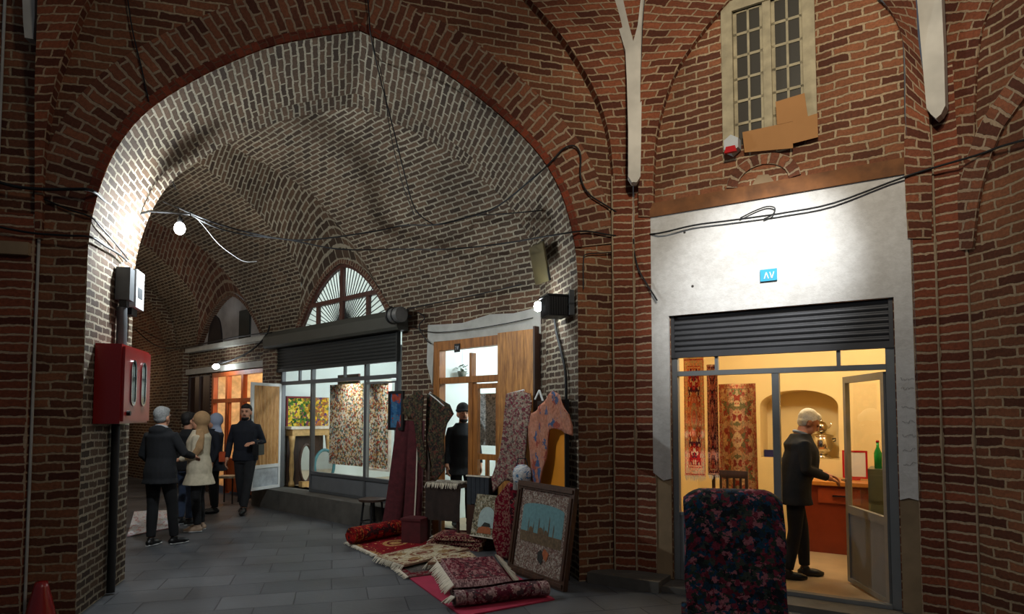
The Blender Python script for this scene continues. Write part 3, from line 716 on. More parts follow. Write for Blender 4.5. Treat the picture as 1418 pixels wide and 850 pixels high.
# ---- inside the right shop ----
HR1=carpet('hung_red_runner',.55,1.3,[(196,40,34),(226,120,70),(236,196,150),(196,40,34),(90,40,50)],[(222,196,150),(190,44,36)],(250,150,110),16,.12)
HR2=carpet('hung_dark_runner',.3,1.3,[(150,36,34),(70,40,40),(196,120,90)],[(90,40,40),(214,190,150)],(220,150,120),18,.08)
FLR=carpet('beige_floral_carpet',.6,1.2,[(190,150,104),(214,176,128),(168,110,70),(150,60,44),(206,170,130),(120,110,70)],[(180,130,90),(214,180,130)],(170,60,50),13,.05,False,interp='LINEAR')
def hung(name,lab,fr,d,pixTL,pixBR,mat,w,h,wav=.012,group=None,tilt=0):
    x0,z1=fr.hit(*pixTL,d);x1,z0=fr.hit(*pixBR,d); W_=x1-x0;H_=z1-z0
    root=thing(name,lab,'rug',fr.p((x0+x1)/2,d,z0),fr.a,group); m=MB();P=[];UV=[]
    for th in (0,1):
        P=[];UV=[]
        for i in range(13):
            v=i/12;P.append([]);UV.append([])
            for j in range(13):
                u=j/12; y=wav*sin(u*9+v*2)+tilt*v+(.008 if th else 0); P[-1].append(Vector(((u-.5)*W_,y,v*H_))); UV[-1].append((u*w,v*h))
        m.grid(P,UV,0,True,flip=bool(th))
    m.build('pile',mat,root); m=MB(); fringe(m,(-W_/2,0,0.002),(W_/2,0,0.002),(0,0,-1),max(8,int(W_/.012)),.05,.004); m.build('fringe',FRG,root)
    return root
hung('hanging_rug','red and cream runner hanging at the left inside the lit shop, nearer one',FS,.75,(946,496),(977,660),HR1,.55,1.3)
hung('hanging_rug','narrow dark red runner hanging behind the red and cream one in the lit shop',FS,1.0,(978,505),(996,658),HR2,.3,1.3)
hung('hanging_rug','beige floral carpet hung behind the wooden chair in the lit shop',FS,1.5,(994,532),(1050,690),FLR,.6,1.2,.03)
# chair
cx,cz=FS.hit(1011,672,1.2)
root=thing('wooden_chair','dark wooden slat back chair inside the lit shop behind the standing carpet','chair',FS.p(cx,1.2,.052),FS.a)
for sx in (-.19,.16): 
    bx('leg',[(sx,sx+.03,-.02,.01,0,.95)],DWOOD,root)
    bx('leg',[(sx,sx+.03,.36,.39,0,.45)],DWOOD,root)
bx('seat',[(-.19,.19,0,.4,.43,.46)],DWOOD,root)
bx('backrest',[(-.16,.16,-.015,.005,.87,.95),(-.16,.16,-.015,.005,.6,.64)]+[(x,x+.025,-.01,.0,.62,.9) for x in (-.11,-.04,.03,.1)],DWOOD,root)
# desk
root=thing('desk','red brown wooden desk with a drawer in front of the old man','desk',FS.p(1.62,2.38,.052),FS.a)
bx('top',[(-.66,.66,-.33,.3,.76,.80)],plain('desk_top',(190,120,50),.3,0,.06),root)
bx('body',[(-.62,.62,-.29,.28,0,.76)],MAH,root)
dr=bx('drawer',[(-.45,-.02,-.305,-.29,.56,.73)],plain('drawer_front',(138,58,28),.35),root); bx('handle',[(-.3,-.16,-.325,-.305,.64,.655)],plain('chrome',(190,190,190)),dr)
dr=bx('drawer',[(.05,.48,-.305,-.29,.56,.73)],plain('drawer_front',(138,58,28)),root); bx('handle',[(.2,.34,-.325,-.305,.64,.655)],plain('chrome',(190,190,190)),dr)
# samovar
root=thing('samovar','polished steel samovar with teapot on top standing in the yellow wall niche','samovar',FS.p(1.11,2.955,1.062))
CHR=plain('polished_steel',(206,200,190),.12,1,.03)
m=MB(); m.lathe([(0.0,0),(.10,0),(.105,.03),(.07,.05),(.055,.07),(.11,.09),(.13,.13),(.135,.2),(.12,.26),(.115,.27),(.14,.28),(.14,.29),(.06,.31),(.05,.33),(0.0,.33)],n=28); m.build('body',CHR,root)
m=MB(); m.lathe([(0,.33),(.04,.33),(.07,.36),(.075,.41),(.05,.45),(.02,.46),(.012,.48),(.018,.49),(0,.50)],n=24); tp=m.build('teapot',CHR,root)
m=MB(); m.tube([(.06,0,.37),(.11,0,.40),(.13,0,.44)],[.014,.01,.008],8); m.build('spout',CHR,tp)
for sx in (-1,1):
    m=MB(); m.tube([(sx*.13,0,.2),(sx*.18,0,.22),(sx*.18,0,.25),(sx*.13,0,.24)],.007,8); m.build('handle',BLK,root)
m=MB(); m.tube([(0,-.12,.13),(0,-.19,.12),(0,-.20,.10)],.012,8); m.tube([(0,-.17,.125),(0,-.17,.16)],.006,6); m.build('tap',CHR,root)
m=MB(); m.box(-.09,.09,-.07,.05,.0,.09); m.tube([(-.09,0,.02),(-.12,0,.06),(-.09,0,.09)],.006,6); o=m.build('tea_tin',plain('blue_tin',(30,34,90),.4),None); o.location=FS.p(.52,2.98,1.06); o.rotation_euler=(0,0,FS.a); tag(o,'dark blue box standing at the left end of the yellow niche','box')
m=MB(); m.lathe([(0,0),(.035,0),(.045,.05),(.05,.09),(.03,.10),(0,.1)],n=16); o=m.build('red_cup',plain('red_ceramic',(170,40,26),.3),None); o.location=FS.p(.95,2.95,1.06); tag(o,'small red cup beside the samovar in the niche','cup')
# wall picture, cabinet & goods beyond the open door
root=thing('framed_notice','red framed white notice standing at the right side of the desk','picture',FS.p(1.52,2.45,.853),FS.a)
bx('frame',[(-.13,.13,0,.015,.02,.04),(-.13,.13,0,.015,.32,.34),(-.13,-.11,0,.015,.04,.32),(.11,.13,0,.015,.04,.32),(-.05,.05,0,.08,.0,.02)],plain('red_plastic',(170,20,24)),root); bx('sheet',[(-.11,.11,.005,.01,.04,.32)],WHT,root)
root=thing('drawer_cabinet','grey green metal drawer cabinet seen through the glass of the open door','cabinet',FS.p(1.95,1.75,.052),FS.a)
GG=plain('grey_green_metal',(92,98,84),.4,.3,.08); bx('body',[(-.24,.24,-.2,.25,0,1.0)],GG,root)
for k in range(3): dr=bx('drawer',[(-.22,.22,-.215,-.2,.08+.3*k,.34+.3*k)],GG,root); bx('handle',[(-.07,.07,-.235,-.215,.2+.3*k,.215+.3*k)],CHR,dr)
root=thing('kettle','dark electric kettle standing on top of the grey green cabinet','kettle',FS.p(2.0,1.72,1.052),FS.a)
m=MB(); m.lathe([(0,0),(.075,0),(.08,.08),(.065,.17),(.05,.19),(0,.2)],n=20); m.build('body',plain('maroon_plastic',(70,20,24),.3),root); m=MB(); m.tube([(.07,0,.16),(.13,0,.15),(.13,0,.05),(.08,0,.03)],.011,8); m.build('handle',BLK,root); bx('base',[(-.08,.08,-.08,.08,-.0,.012)],BLK,root)
root=thing('green_bottle','tall green bottle standing on top of the cabinet by the door','bottle',FS.p(1.80,1.66,1.052))
m=MB(); m.lathe([(0,0),(.035,0),(.037,.16),(.014,.22),(.013,.27),(0,.27)],n=16); m.build('glass_body',plain('green_glass',(30,140,60),.2),root); m=MB(); m.lathe([(0,.27),(.016,.27),(.016,.29),(0,.29)],n=12); m.build('cap',plain('red_plastic',(170,20,24)),root)
root=thing('wall_clock','round white wall clock high on the yellow wall, seen through the transom','clock',FS.p(1.25,2.72,2.58),FS.a)
m=MB(); m.tube([(0,.02,0),(0,-.02,0)],.14,28); m.build('case',plain('white_paint',(205,205,202)),root); m=MB(); m.tube([(0,-.021,0),(0,-.024,0)],.125,28); m.build('dial',WHT,root); m=MB(); m.bar((0,-.028,0),(0,-.028,.09),.007,.003); m.bar((0,-.028,0),(.06,-.028,.03),.009,.003); m.build('hands',BLK,root)
# ---- standing folded carpet in front of the shop ----
DF=cells('dark_floral_carpet',[(26,30,38),(120,44,60),(22,46,64),(40,52,44),(158,96,104),(24,26,30),(20,60,86),(96,28,42),(60,66,58)],13)
L_=flo(952,900);R_=flo(1080,900)
root=thing('standing_carpet','thick folded dark floral carpet standing upright in front of the lit shop','carpet',(1.66,4.93,0),math.radians(-14))
def slabroll(m,W_,T,H_,z0,r,seed=0):
    # front-to-back folded carpet with rounded top, UV in metres
    prof=[(-T/2,z0)]+[(-T/2,z0+(H_-r)*k/6) for k in range(1,7)]+[(-r*cos(a) *(T/2/r),H_+z0-r+r*sin(a)) for a in [pi*k/10 for k in range(1,10)]]+[(T/2,z0+(H_-r)*k/6) for k in range(6,-1,-1)]
    al=arcl(prof); P=[];UV=[]; n=18
    for (y,z),l in zip(prof,al):
        row=[];ru=[]
        for j in range(n+1):
            u=j/n; x=(u-.5)*W_; e_=min(u,1-u)*W_
            dz=-.07*max(0,1-e_/.14)**2*((z-z0)/H_); yy=y+.012*sin(x*9+z*7+seed); row.append(Vector((x+.01*sin(z*11+seed),yy,z+dz))); ru.append((u*W_,l))
        P.append(row);UV.append(ru)
    m.grid(P,UV,0,True,flip=False)
    for j,fl in ((0,0),(n,1)):
        loop=[r_[j] for r_ in P]; uv=[(p.y,p.z) for p in loop]
        if not fl: loop=loop[::-1];uv=uv[::-1]
        m.poly(loop,uv)
m=MB(); slabroll(m,.70,.20,.92,.13,.1); m.build('upper_fold',DF,root)
m=MB(); slabroll(m,.70,.09,.78,.15,.04,3)
m=MB(); 
P=[];UV=[]
m.tube([(-.38,-.02,.10),(-.2,-.03,.105),(0,-.03,.10),(.2,-.02,.105),(.37,-.03,.10)],[.09,.095,.095,.095,.09],16,flat=1.0); m.build('lower_roll',DF,root)

# ---- electrical things on the left jamb (local: x along +e out from jamb) ----
FJ=Frame((-3.46,5.24),15.3)
JX=0.0
root=thing('fire_hose_cabinet','red steel fire hose cabinet with two oval windows on the left brick jamb','fire cabinet',FA.p(JX+.006,.22,1.53),FA.a)
m=MB(); m.box(0,.2,0,.84,0,.68); m.build('body',REDP,root)
m=MB(); m.box(.2,.222,.02,.82,.02,.66); dr=m.build('door',REDP,root)
def oval(cy,m,rr,x0,x1,ring=False):
    o=[(cy+rr*cos(a),.36+(.13 if sin(a)>0 else -.13)+rr*sin(a)) for a in [2*pi*k/24 for k in range(24)]]
    if ring:
        i=[(cy+(rr-.016)*cos(a),.36+(.13 if sin(a)>0 else -.13)+(rr-.016)*sin(a)) for a in [2*pi*k/24 for k in range(24)]]
        m.flat(o,[i],fn=lambda a,b:(x1,a,b),back=lambda a,b:(x0,a,b))
    else: m.flat(o,fn=lambda a,b:(x1,a,b),back=lambda a,b:(x0,a,b))
for cy in (.27,.58):
    m=MB(); oval(cy,m,.075,.222,.232,True); m.build('window_rim',plain('chrome',(190,190,190)),dr)
    m=MB(); oval(cy,m,.06,.222,.226); m.build('oval_window',plain('dark_green_pane',(30,44,38),.1,0,.3,9),dr)
m=MB(); m.tube([(.222,.12,.09),(.25,.12,.09)],.022,12); m.build('latch',BLK,dr)
root=thing('meter_box','pale grey electric meter box high on the left jamb under the bulb','electric box',FA.p(.012,.82,2.62),FA.a)
bx('case',[(0,.13,0,.26,0,.36)],plain('grey_white_plastic',(176,178,178)),root); bx('gland',[(.03,.09,.03,.2,-.07,0)],BLK,root); bx('label_plate',[(.13,.133,.05,.2,.1,.2)],plain('grey_conduit',(78,80,82)),root)
root=thing('switch_box','slim grey switch box beside the meter box on the left jamb','electric box',FA.p(.012,.66,2.66),FA.a)
bx('case',[(0,.12,0,.13,0,.30)],plain('grey_conduit',(78,80,82)),root); bx('gland',[(.03,.09,.02,.1,-.06,0)],BLK,root)
m=MB(); m.tube([(.05,0,0),(.05,0,.2),(.045,0,.38)],.045,12); o=m.build('cable_conduit',GALV,None); o.location=FA.p(.01,.72,2.215); o.rotation_euler=(0,0,FA.a); tag(o,'thick grey conduit running up from the red cabinet to the meter boxes','conduit')
m=MB(); m.tube([(.04,0,0),(.04,0,1.5)],.035,12); o=m.build('water_pipe',plain('dark_pipe',(26,26,26),.6),None); o.location=FA.p(.008,.68,.02); o.rotation_euler=(0,0,FA.a); tag(o,'dark pipe running down the left jamb below the red cabinet','pipe')
# bulb
root=thing('hanging_bulb','bright white bulb hanging from wires under the left side of the arch','lamp',BULB_P)
m=MB(); m.ell((0,0,0),(.05,.05,.062)); m.build('bulb',BULB,root)
m=MB(); m.lathe([(0,.055),(.022,.055),(.024,.1),(.012,.12),(0,.12)],n=14); m.build('socket',BLK,root)
m=MB(); m.tube([(0,0,.12),(-.02,.0,.2),(-.16,-.02,.26)],.006,6); m.build('flex',CABLE,root)
m=MB(); m.tube([(-.42,0,.14),(-.3,0,.17),(-.1,0,.16),(.1,0,.14)],.012,8); m.build('bracket',BLK,root)
# floodlight & speaker on right jamb
root=thing('speaker_box','black ribbed speaker box fixed to the right brick jamb','speaker',FA.p(4.26-.012,.14,2.60),FA.a)
m=MB(); m.box(-.24,-.02,0,.26,0,.20); m.build('case',BLK,root)
m=MB(); 
for k in range(9): m.box(-.245+.026*k,-.232+.026*k,-.012,0,.01,.19)
for k in range(8): m.box(-.252,-.24,.01+.03*k,.022+.03*k,.01,.19)
m.build('ribs',BLK,root); bx('lid',[(-.26,0,-.015,.28,.20,.215)],BLK,root)
bx('bracket',[(-.05,.0,-.08,-.05,.0,.25),(-.05,-.0,-.08,.02,.1,.12)],GALV,root)
root=thing('flood_lamp','glaring white lamp behind the black box on the right jamb','lamp',FLOOD_P,FA.a)
m=MB(); m.ell((0,0,0),(.045,.045,.055)); m.build('bulb',BULB,root); m=MB(); m.tube([(.04,0,0),(.20,0,.02)],.02,8); m.build('socket',BLK,root)
root=thing('sign_board','dark olive board hanging tilted above the black box on the right jamb','board',FA.p(4.26-.10,.50,3.03),FA.a+math.radians(0))
m=MB(); m.box(-.03,-.012,0,.46,0,.42,0,Matrix.Rotation(math.radians(-12),4,'Y')@Matrix.Rotation(math.radians(5),4,'X')); m.build('panel',plain('olive_board',(72,62,34),.6,0,.2,3),root)
m=MB(); m.tube([(-.02,-.0,.0),(-.10,0,.43)],.014,8); m.build('edge_rail',BLK,root)
# far lamp
root=thing('tube_lamp','small white lamp glowing under the ledge of the far plaster lunette','lamp',TUBE_P,FW.a)
m=MB(); m.ell((0,0,0),(.13,.05,.05)); m.build('bulb',BULB,root); m=MB(); m.tube([(0,0,.05),(0,.1,.12),(0,.22,.12)],.012,6); m.build('arm',BLK,root)
# ---- window shop (frame FW, x=-t) ----
root=sthing('window_5',FW); a0,a1=-6.1,-2.64; ZB=.335
G1=plain('dark_grey_aluminium',(96,98,100),.4,.4,.05)
xs=[-6.08,-5.05,-3.48,-2.66]
m=MB()
for x in (-6.08,-5.06,-3.50,-2.70): m.box(x,x+.05,-.02,.05,ZB,2.62)
m.box(a0,a1,-.025,.05,2.14,2.20); m.box(-5.02,a1,-.02,.05,.62,.67); m.box(-5.02,a1,-.02,.05,ZB,.38)
for x in (-5.5,-4.1): m.box(x,x+.04,0,.04,2.2,2.6)
m.build('frame',G1,root)
m=MB(); m.box(-5.02,-3.5,.0,.03,.38,.62); m.box(-3.46,-2.7,.0,.03,.38,.62); m.build('lower_panel',plain('grey_panel',(112,114,116)),root)
for p in ((-5.01,-3.5,.67,2.14),(-3.45,-2.7,.67,2.14),(a0+.05,-5.5,2.2,2.6),(-5.46,-4.1,2.2,2.6),(-4.06,-2.7,2.2,2.6)):
    m=MB(); m.box(p[0],p[1],.012,.018,p[2],p[3]); m.build('pane',GLASS,root)
m=MB(); 
for x in (-3.44,-2.72): m.box(x,x+.03,-.03,.0,.67,2.1)
m.box(-3.44,-2.69,-.03,0,2.07,2.1); m.build('door_frame',plain('grey_aluminium',(128,130,130)),root)
# shutter box and shutter
sh=shutter(FW,-6.2,-2.62,2.42,2.80,-.06,'dark rolling shutter and box above the wide carpet shop window',.05,SHUTD)
root=thing('shutter_hood','long dark steel hood box over the wide shop window, below the fan window','shutter box',FW.p(-4.42,-.03,2.80),FW.a)
m=MB(); prof=[(-.0,0),(-.17,.0),(-.2,.04),(-.2,.2),(-.14,.29),(0,.30)]
P=[[Vector((x,y,z)) for y,z in prof] for x in (-1.95,2.0)]; m.grid(P,None,0,False,flip=True)
for i,x in enumerate((-1.95,2.0)): 
    q=[Vector((x,y,z)) for y,z in prof]; m.poly(q if i else q[::-1])
m.build('hood',plain('olive_grey_steel',(62,62,56),.6,.1,.1,3),root)
root=thing('motor_unit','round grey motor drum at the right end of the dark shutter hood','motor',FW.p(-2.38,-.30,2.98),FW.a)
m=MB(); m.tube([(-.04,0,0),(.16,0,0)],.105,18); m.build('drum',plain('dull_grey_metal',(110,110,108),.5,.5,.15),root); m=MB(); m.tube([(-.06,0,0),(-.03,0,0)],.12,18); m.tube([(.05,0,0),(.07,0,0)],.112,18); m.build('flange',plain('black_plastic',(22,22,23)),root); bx('bracket',[(-.02,.10,-.02,.22,-.02,.02)],BLK,root)
# fan window in the lunette
root=sthing('window_6',FW)
c=lun(4.22,1.42,.91)
c=[(x,max(z-.0,SPR)) for x,z in c]
m=MB(); m.flat([(-x,z) for x,z in c][::-1],fn=lambda a,b:(a,.07,b)); 
def trans():
    g=N('fan_glass'); tr=g.a('ShaderNodeBsdfTranslucent'); tr.inputs[0].default_value=S((196,200,192)); mx=g.a('ShaderNodeMixShader'); mx.inputs[0].default_value=.6
    g.set(Base_Color=S((190,192,188)),Roughness=.5); g.l(g.b.outputs[0],mx.inputs[1]); g.l(tr.outputs[0],mx.inputs[2]); g.l(mx.outputs[0],g.n['Material Output'].inputs[0]); return g.m
m.build('pane',trans(),root)
m=MB(); pts=[Vector((-x,.05,z)) for x,z in c]
for a,b in zip(pts,pts[1:]): m.bar(a,b,.07,.07)
m.bar((-4.22,.05,SPR),(-4.22,.05,4.0),.09,.07); m.bar((-5.3,.05,3.47),(-3.1,.05,3.47),.08,.07)
for x in (-4.95,-3.5): m.bar((x,.05,SPR),(x,.05,3.47),.07,.06)
m.build('frame',BROWN,root)
m=MB()
ctr=Vector((-4.22,.055,SPR-.15))
for k in range(36):
    an=pi*(k+.5)/36; d=Vector((cos(an),0,sin(an))); L_=0
    while L_<2:
        p=ctr+d*(L_+.04); u=(-p.x-4.22)/(1.42*.91)
        if abs(u)>1 or p.z>SPR+1.04*.91*g(u): break
        L_+=.04
    if L_>.2: m.bar(ctr+d*.16,ctr+d*L_,.012,.01)
m.build('fan_bars',BLK,root)
m=MB(); m.flat([(-x,z) for x,z in lun(4.22,1.42,1.0)][::-1],[[(-x,z) for x,z in c][::-1]],fn=lambda a,b:FW.p(a,.08,b)); struct('wall_lunette_rim',m,VLT)
# window shop contents
TAP=cells('picture_tapestry',[(96,74,50),(196,186,160),(150,60,44),(60,96,100),(176,140,90),(200,196,180),(80,90,52),(120,50,40),(150,170,170),(210,180,130),(196,190,170)],17)
def panelthing(name,lab,cat,fr,d,tl,br,mat,th=.02,fmat=None,group=None,uvs=1.,z0f=None):
    x0,z1=fr.hit(*tl,d);x1,z0=fr.hit(*br,d); W_=x1-x0;H_=z1-z0
    root=thing(name,lab,cat,fr.p((x0+x1)/2,d,z0),fr.a,group); m=MB(); m.box(-W_/2,W_/2,0,th,0,H_); m.build('picture',mat,root)
    if fmat:
        f=.035; m=MB(); m.box(-W_/2-f,W_/2+f,-.015,th,-f,0);m.box(-W_/2-f,W_/2+f,-.015,th,H_,H_+f);m.box(-W_/2-f,-W_/2,-.015,th,0,H_);m.box(W_/2,W_/2+f,-.015,th,0,H_); m.build('frame',fmat,root)
    return root
panelthing('tapestry','large pictorial tapestry full of small figures hanging in the wide shop window','tapestry',FW,.35,(457,533),(501,646),TAP,.02)
panelthing('tapestry','narrower pictorial tapestry hanging behind the glass door right of the large one','tapestry',FW,.28,(509,532),(538,650),TAP,.02,plain('cream_mount',(206,200,186)))
FLW=cells('flower_painting',[(60,104,40),(214,180,40),(40,80,36),(170,120,40),(120,60,90),(90,130,50),(226,200,90)],11)
FLW2=cells('flower_painting_yellow',[(226,180,40),(180,110,50),(90,60,110),(236,200,90),(110,110,60),(150,90,60)],11)
FV=Frame(tuple(FW.p(-6.26,0,0).xy),47.15)
panelthing('flower_picture','flower picture with green leaves and yellow blooms at the open shop doorway','picture',FV,-.03,(399,551),(429,592),FLW,.03,plain('dark_red_base',(110,20,24)))
panelthing('flower_picture','flower picture with yellow blooms left of the large tapestry','picture',FV,-.03,(434,550),(455,592),FLW2,.03)
panelthing('landscape_picture','small green landscape picture high behind the glass above the large tapestry','picture',FW,.9,(470,522),(496,533),cells('green_hills',[(70,84,50),(96,90,60),(60,70,50),(130,110,70)],6),.02,BROWN)
# mantel console
hx0,hz0=FV.hit(398,594,-.2);hx1,_=FV.hit(456,596,-.2)
root=thing('console_table','cream and gold carved console table under the flower pictures','table',FV.p((hx0+hx1)/2,-.19,.332),FV.a); hw=(hx1-hx0)/2; CRG=plain('carved_gold',(186,150,96),.45,.2,.2,14)
bx('tabletop',[(-hw,hw,-.15,.15,1.02,1.07)],plain('cream_marble',(206,196,180),.3),root); bx('apron',[(-hw+.04,hw-.04,-.12,.13,.9,1.02)],CRG,root)
for x in (-hw+.06,hw-.06):
    m=MB(); m.lathe([(.03,0),(.06,.0),(.05,.06),(.03,.12),(.045,.3),(.03,.6),(.05,.8),(.06,.9),(0,.9)],(x,-.07,0),n=14); m.build('leg',CRG,root)
bx('back_panel',[(-hw+.06,hw-.06,.1,.14,.0,.9)],DWOOD,root)
root=thing('ornate_mirror','oval teal framed mirror resting under the console table','mirror',FV.p((hx0+hx1)/2+.14,-.52,.332),FV.a)
m=MB(); m.tube([(.2*cos(2*pi*k/24),0,.36+.28*sin(2*pi*k/24)) for k in range(25)],.028,8); m.build('frame',plain('teal_frame',(60,110,116),.5),root); m=MB(); m.flat([(.19*cos(2*pi*k/24),.36+.27*sin(2*pi*k/24)) for k in range(24)],fn=lambda a,b:(a,0,b),back=lambda a,b:(a,.01,b)); m.build('mirror_glass',plain('mirror',(200,200,200),.05,1,.02),root); bx('foot',[(-.12,.12,-.06,.06,0,.09)],CRG,root)
root=thing('ornate_mirror','oval dark framed mirror leaning at the left under the console table','mirror',FV.p((hx0+hx1)/2-.22,-.50,.332),FV.a)
m=MB(); m.tube([(.12*cos(2*pi*k/24),0,.42+.33*sin(2*pi*k/24)) for k in range(25)],.024,8); m.build('frame',DWOOD,root); m=MB(); m.flat([(.11*cos(2*pi*k/24),.42+.32*sin(2*pi*k/24)) for k in range(24)],fn=lambda a,b:(a,0,b),back=lambda a,b:(a,.01,b)); m.build('mirror_glass',plain('mirror',(200,200,200)),root); bx('foot',[(-.1,.1,-.06,.06,0,.10)],CRG,root)
# open white door leaf of the window shop
hp=FW.p(-6.02,-.05,0); fe=Vector((at(353,600,11.0).x,11.0,0)); v=fe-hp; ang=math.atan2(v.y,v.x); Lf=.72
root=bpy.data.objects.new('door_2',None); COL.objects.link(root); root.location=(hp.x,hp.y,.34); root.rotation_euler=(0,0,ang); root['kind']='structure'
m=MB(); m.box(0,.05,-.02,.02,0,1.82);m.box(Lf-.05,Lf,-.02,.02,0,1.82);m.box(.05,Lf-.05,-.02,.02,1.77,1.82);m.box(.05,Lf-.05,-.02,.02,.36,.42);m.box(.05,Lf-.05,-.02,.02,0,.05); m.build('frame',WHT,root)
m=MB(); m.box(.05,Lf-.05,-.008,.008,.05,.36); m.build('lower_panel',plain('pale_grey_panel',(160,164,168),.5),root)
CUR=wood('striped_curtain',(150,100,50),(206,160,100),16)
m=MB(); P=[[Vector((.05+(Lf-.1)*j/40,.012+.012*sin(j*1.1),z)) for j in range(41)] for z in (.42,1.1,1.77)]; m.grid(P,None,0,True); m.build('curtain',CUR,root)['label']='tan vertical striped curtain'
m=MB(); m.box(.05,Lf-.05,-.006,-.002,.42,1.77); m.build('pane',GLASS,root)
# ---- wooden door shop ----
root=sthing('door_3',FW); m=MB(); zt=2.585
m.box(-1.84,-1.72,-.05,.06,0.0,zt); m.box(-.62,-.56,-.03,.06,0,zt); m.box(-1.72,-.56,-.05,.06,zt-.12,zt); m.box(-1.72,-.56,-.04,.06,2.02,2.10); m.box(-1.18,-1.10,-.03,.05,0,2.02); m.box(-1.16,-1.12,-.03,.05,2.10,2.40)
m.build('frame',WOOD,root)
for p in ((-1.72,-1.16,2.1,2.4),(-1.12,-.62,2.1,2.4)): m=MB(); m.box(p[0],p[1],.0,.006,p[2],p[3]); m.build('pane',GLASS,root)
m=MB(); m.box(-1.10,-1.02,-.02,.03,.1,2.0);m.box(-.70,-.62,-.02,.03,.1,2.0);m.box(-1.02,-.7,-.02,.03,1.94,2.0);m.box(-1.02,-.7,-.02,.03,1.05,1.12);m.box(-1.02,-.7,-.02,.03,.1,.2);m.box(-1.02,-.7,-.005,.01,.2,.7);m.box(-1.02,-.7,-.02,.03,.66,.7);m.box(-.88,-.84,-.02,.02,.7,1.05);lf=m.build('leaf',WOOD,root)
m=MB(); m.box(-1.02,-.7,.0,.004,1.12,1.94); m.build('pane',GLASS,lf)
# plank shutter leaf folded open against the jamb
hx=.0
root=sthing('door_5',FW); m=MB()
for k in range(4): m.box(-.60+.144*k,-.60+.144*k+.140,-.09,-.052,.05,2.60)
m.build('planks',PLANK,root); m=MB(); m.box(-.022,.004,-.10,.08,.05,2.63); m.box(-.62,-.022,-.05,-.03,2.3,2.4); m.box(-.62,-.022,-.05,-.03,.4,.5); m.build('dark_edge',DWOOD,root)
root=thing('number_plate','small black house number plate on the honey coloured door lintel','number plate',FW.p(-1.36,-.06,2.42),FW.a)
bx('plate',[(-.05,.05,-.005,.008,0,.11)],BLK,root); m=MB()
for a,b in (((-.03,.075),(-.012,.08)),((-.012,.08),(-.018,.025)),((.008,.08),(.018,.03)),((.018,.03),(.03,.08))): m.bar((a[0],-.008,a[1]),(b[0],-.008,b[1]),.007,.003)
m.build('digits',plain('dull_white',(170,172,175)),root)
# hanging plant inside
hx,hz=FW.hit(640,512,.7)
root=thing('hanging_plant','small potted plant hanging behind the upper left pane of the wooden door','plant',FW.p(hx,.7,hz),FW.a)
m=MB(); m.lathe([(0,-.12),(.05,-.12),(.07,-.02),(0,-.02)],n=14); m.build('pot',plain('grey_pot',(110,112,100)),root)
m=MB(); random.seed(3)
for k in range(60):
    a=random.uniform(0,2*pi);r=random.uniform(.03,.1);z=random.uniform(-.12,.08); c_=Vector((r*cos(a),r*sin(a),z)); d=Vector((cos(a),sin(a),random.uniform(-.6,.6)))*.03; s_=Vector((-sin(a),cos(a),0))*.014
    m.poly([c_-d,c_+s_,c_+d,c_-s_])
m.build('foliage',plain('dusty_green_leaf',(70,88,66),.6),root); m=MB(); m.tube([(0,0,-.02),(0,0,.3)],.003,4); m.build('hanger',BLK,root)
# sheer curtain/engraved pattern behind the leaf glass
panelthing('lace_cloth','grey patterned cloth showing behind the glass of the wooden door leaf','cloth',FW,.25,(664,545),(702,618),cells('grey_lace',[(200,206,204),(150,158,156),(176,184,182),(120,128,126)],22),.01)
# ---- far lit wooden door & dark door ----
root=sthing('door_6',FW); m=MB(); OW=OWOOD
for x in (-8.98,-8.32,-7.62,-6.72): m.box(x,x+.08,-.04,.05,0.05,2.46)
m.box(-8.98,-6.64,-.04,.05,2.40,2.48); m.box(-8.98,-6.64,-.04,.05,1.86,1.94)
m.box(-8.24,-8.18,-.02,.03,.1,1.86); m.box(-7.70,-7.64,-.02,.03,.1,1.86); m.box(-8.24,-7.64,-.02,.03,.1,.75)
m.box(-7.54,-6.72,-.02,.03,.1,.6); m.build('frame',OW,root)
for p in ((-8.9,-8.32),(-8.24,-7.62),(-7.54,-6.72)):
    for z0,z1 in ((.75,1.86),(1.94,2.4)): m=MB(); m.box(p[0],p[1],.0,.006,z0,z1); m.build('pane',GLASS,root)
m=MB(); m.box(-10.3,-9.15,.02,.08,0,2.45,0,ts(FW)); 
for x in (-10.3,-9.74,-9.2): m.box(x,x+.05,-.02,.02,0,2.45,0,ts(FW))
m.box(-10.3,-9.15,-.02,.02,1.2,1.28,0,ts(FW)); struct('door_7',m,DWOOD)
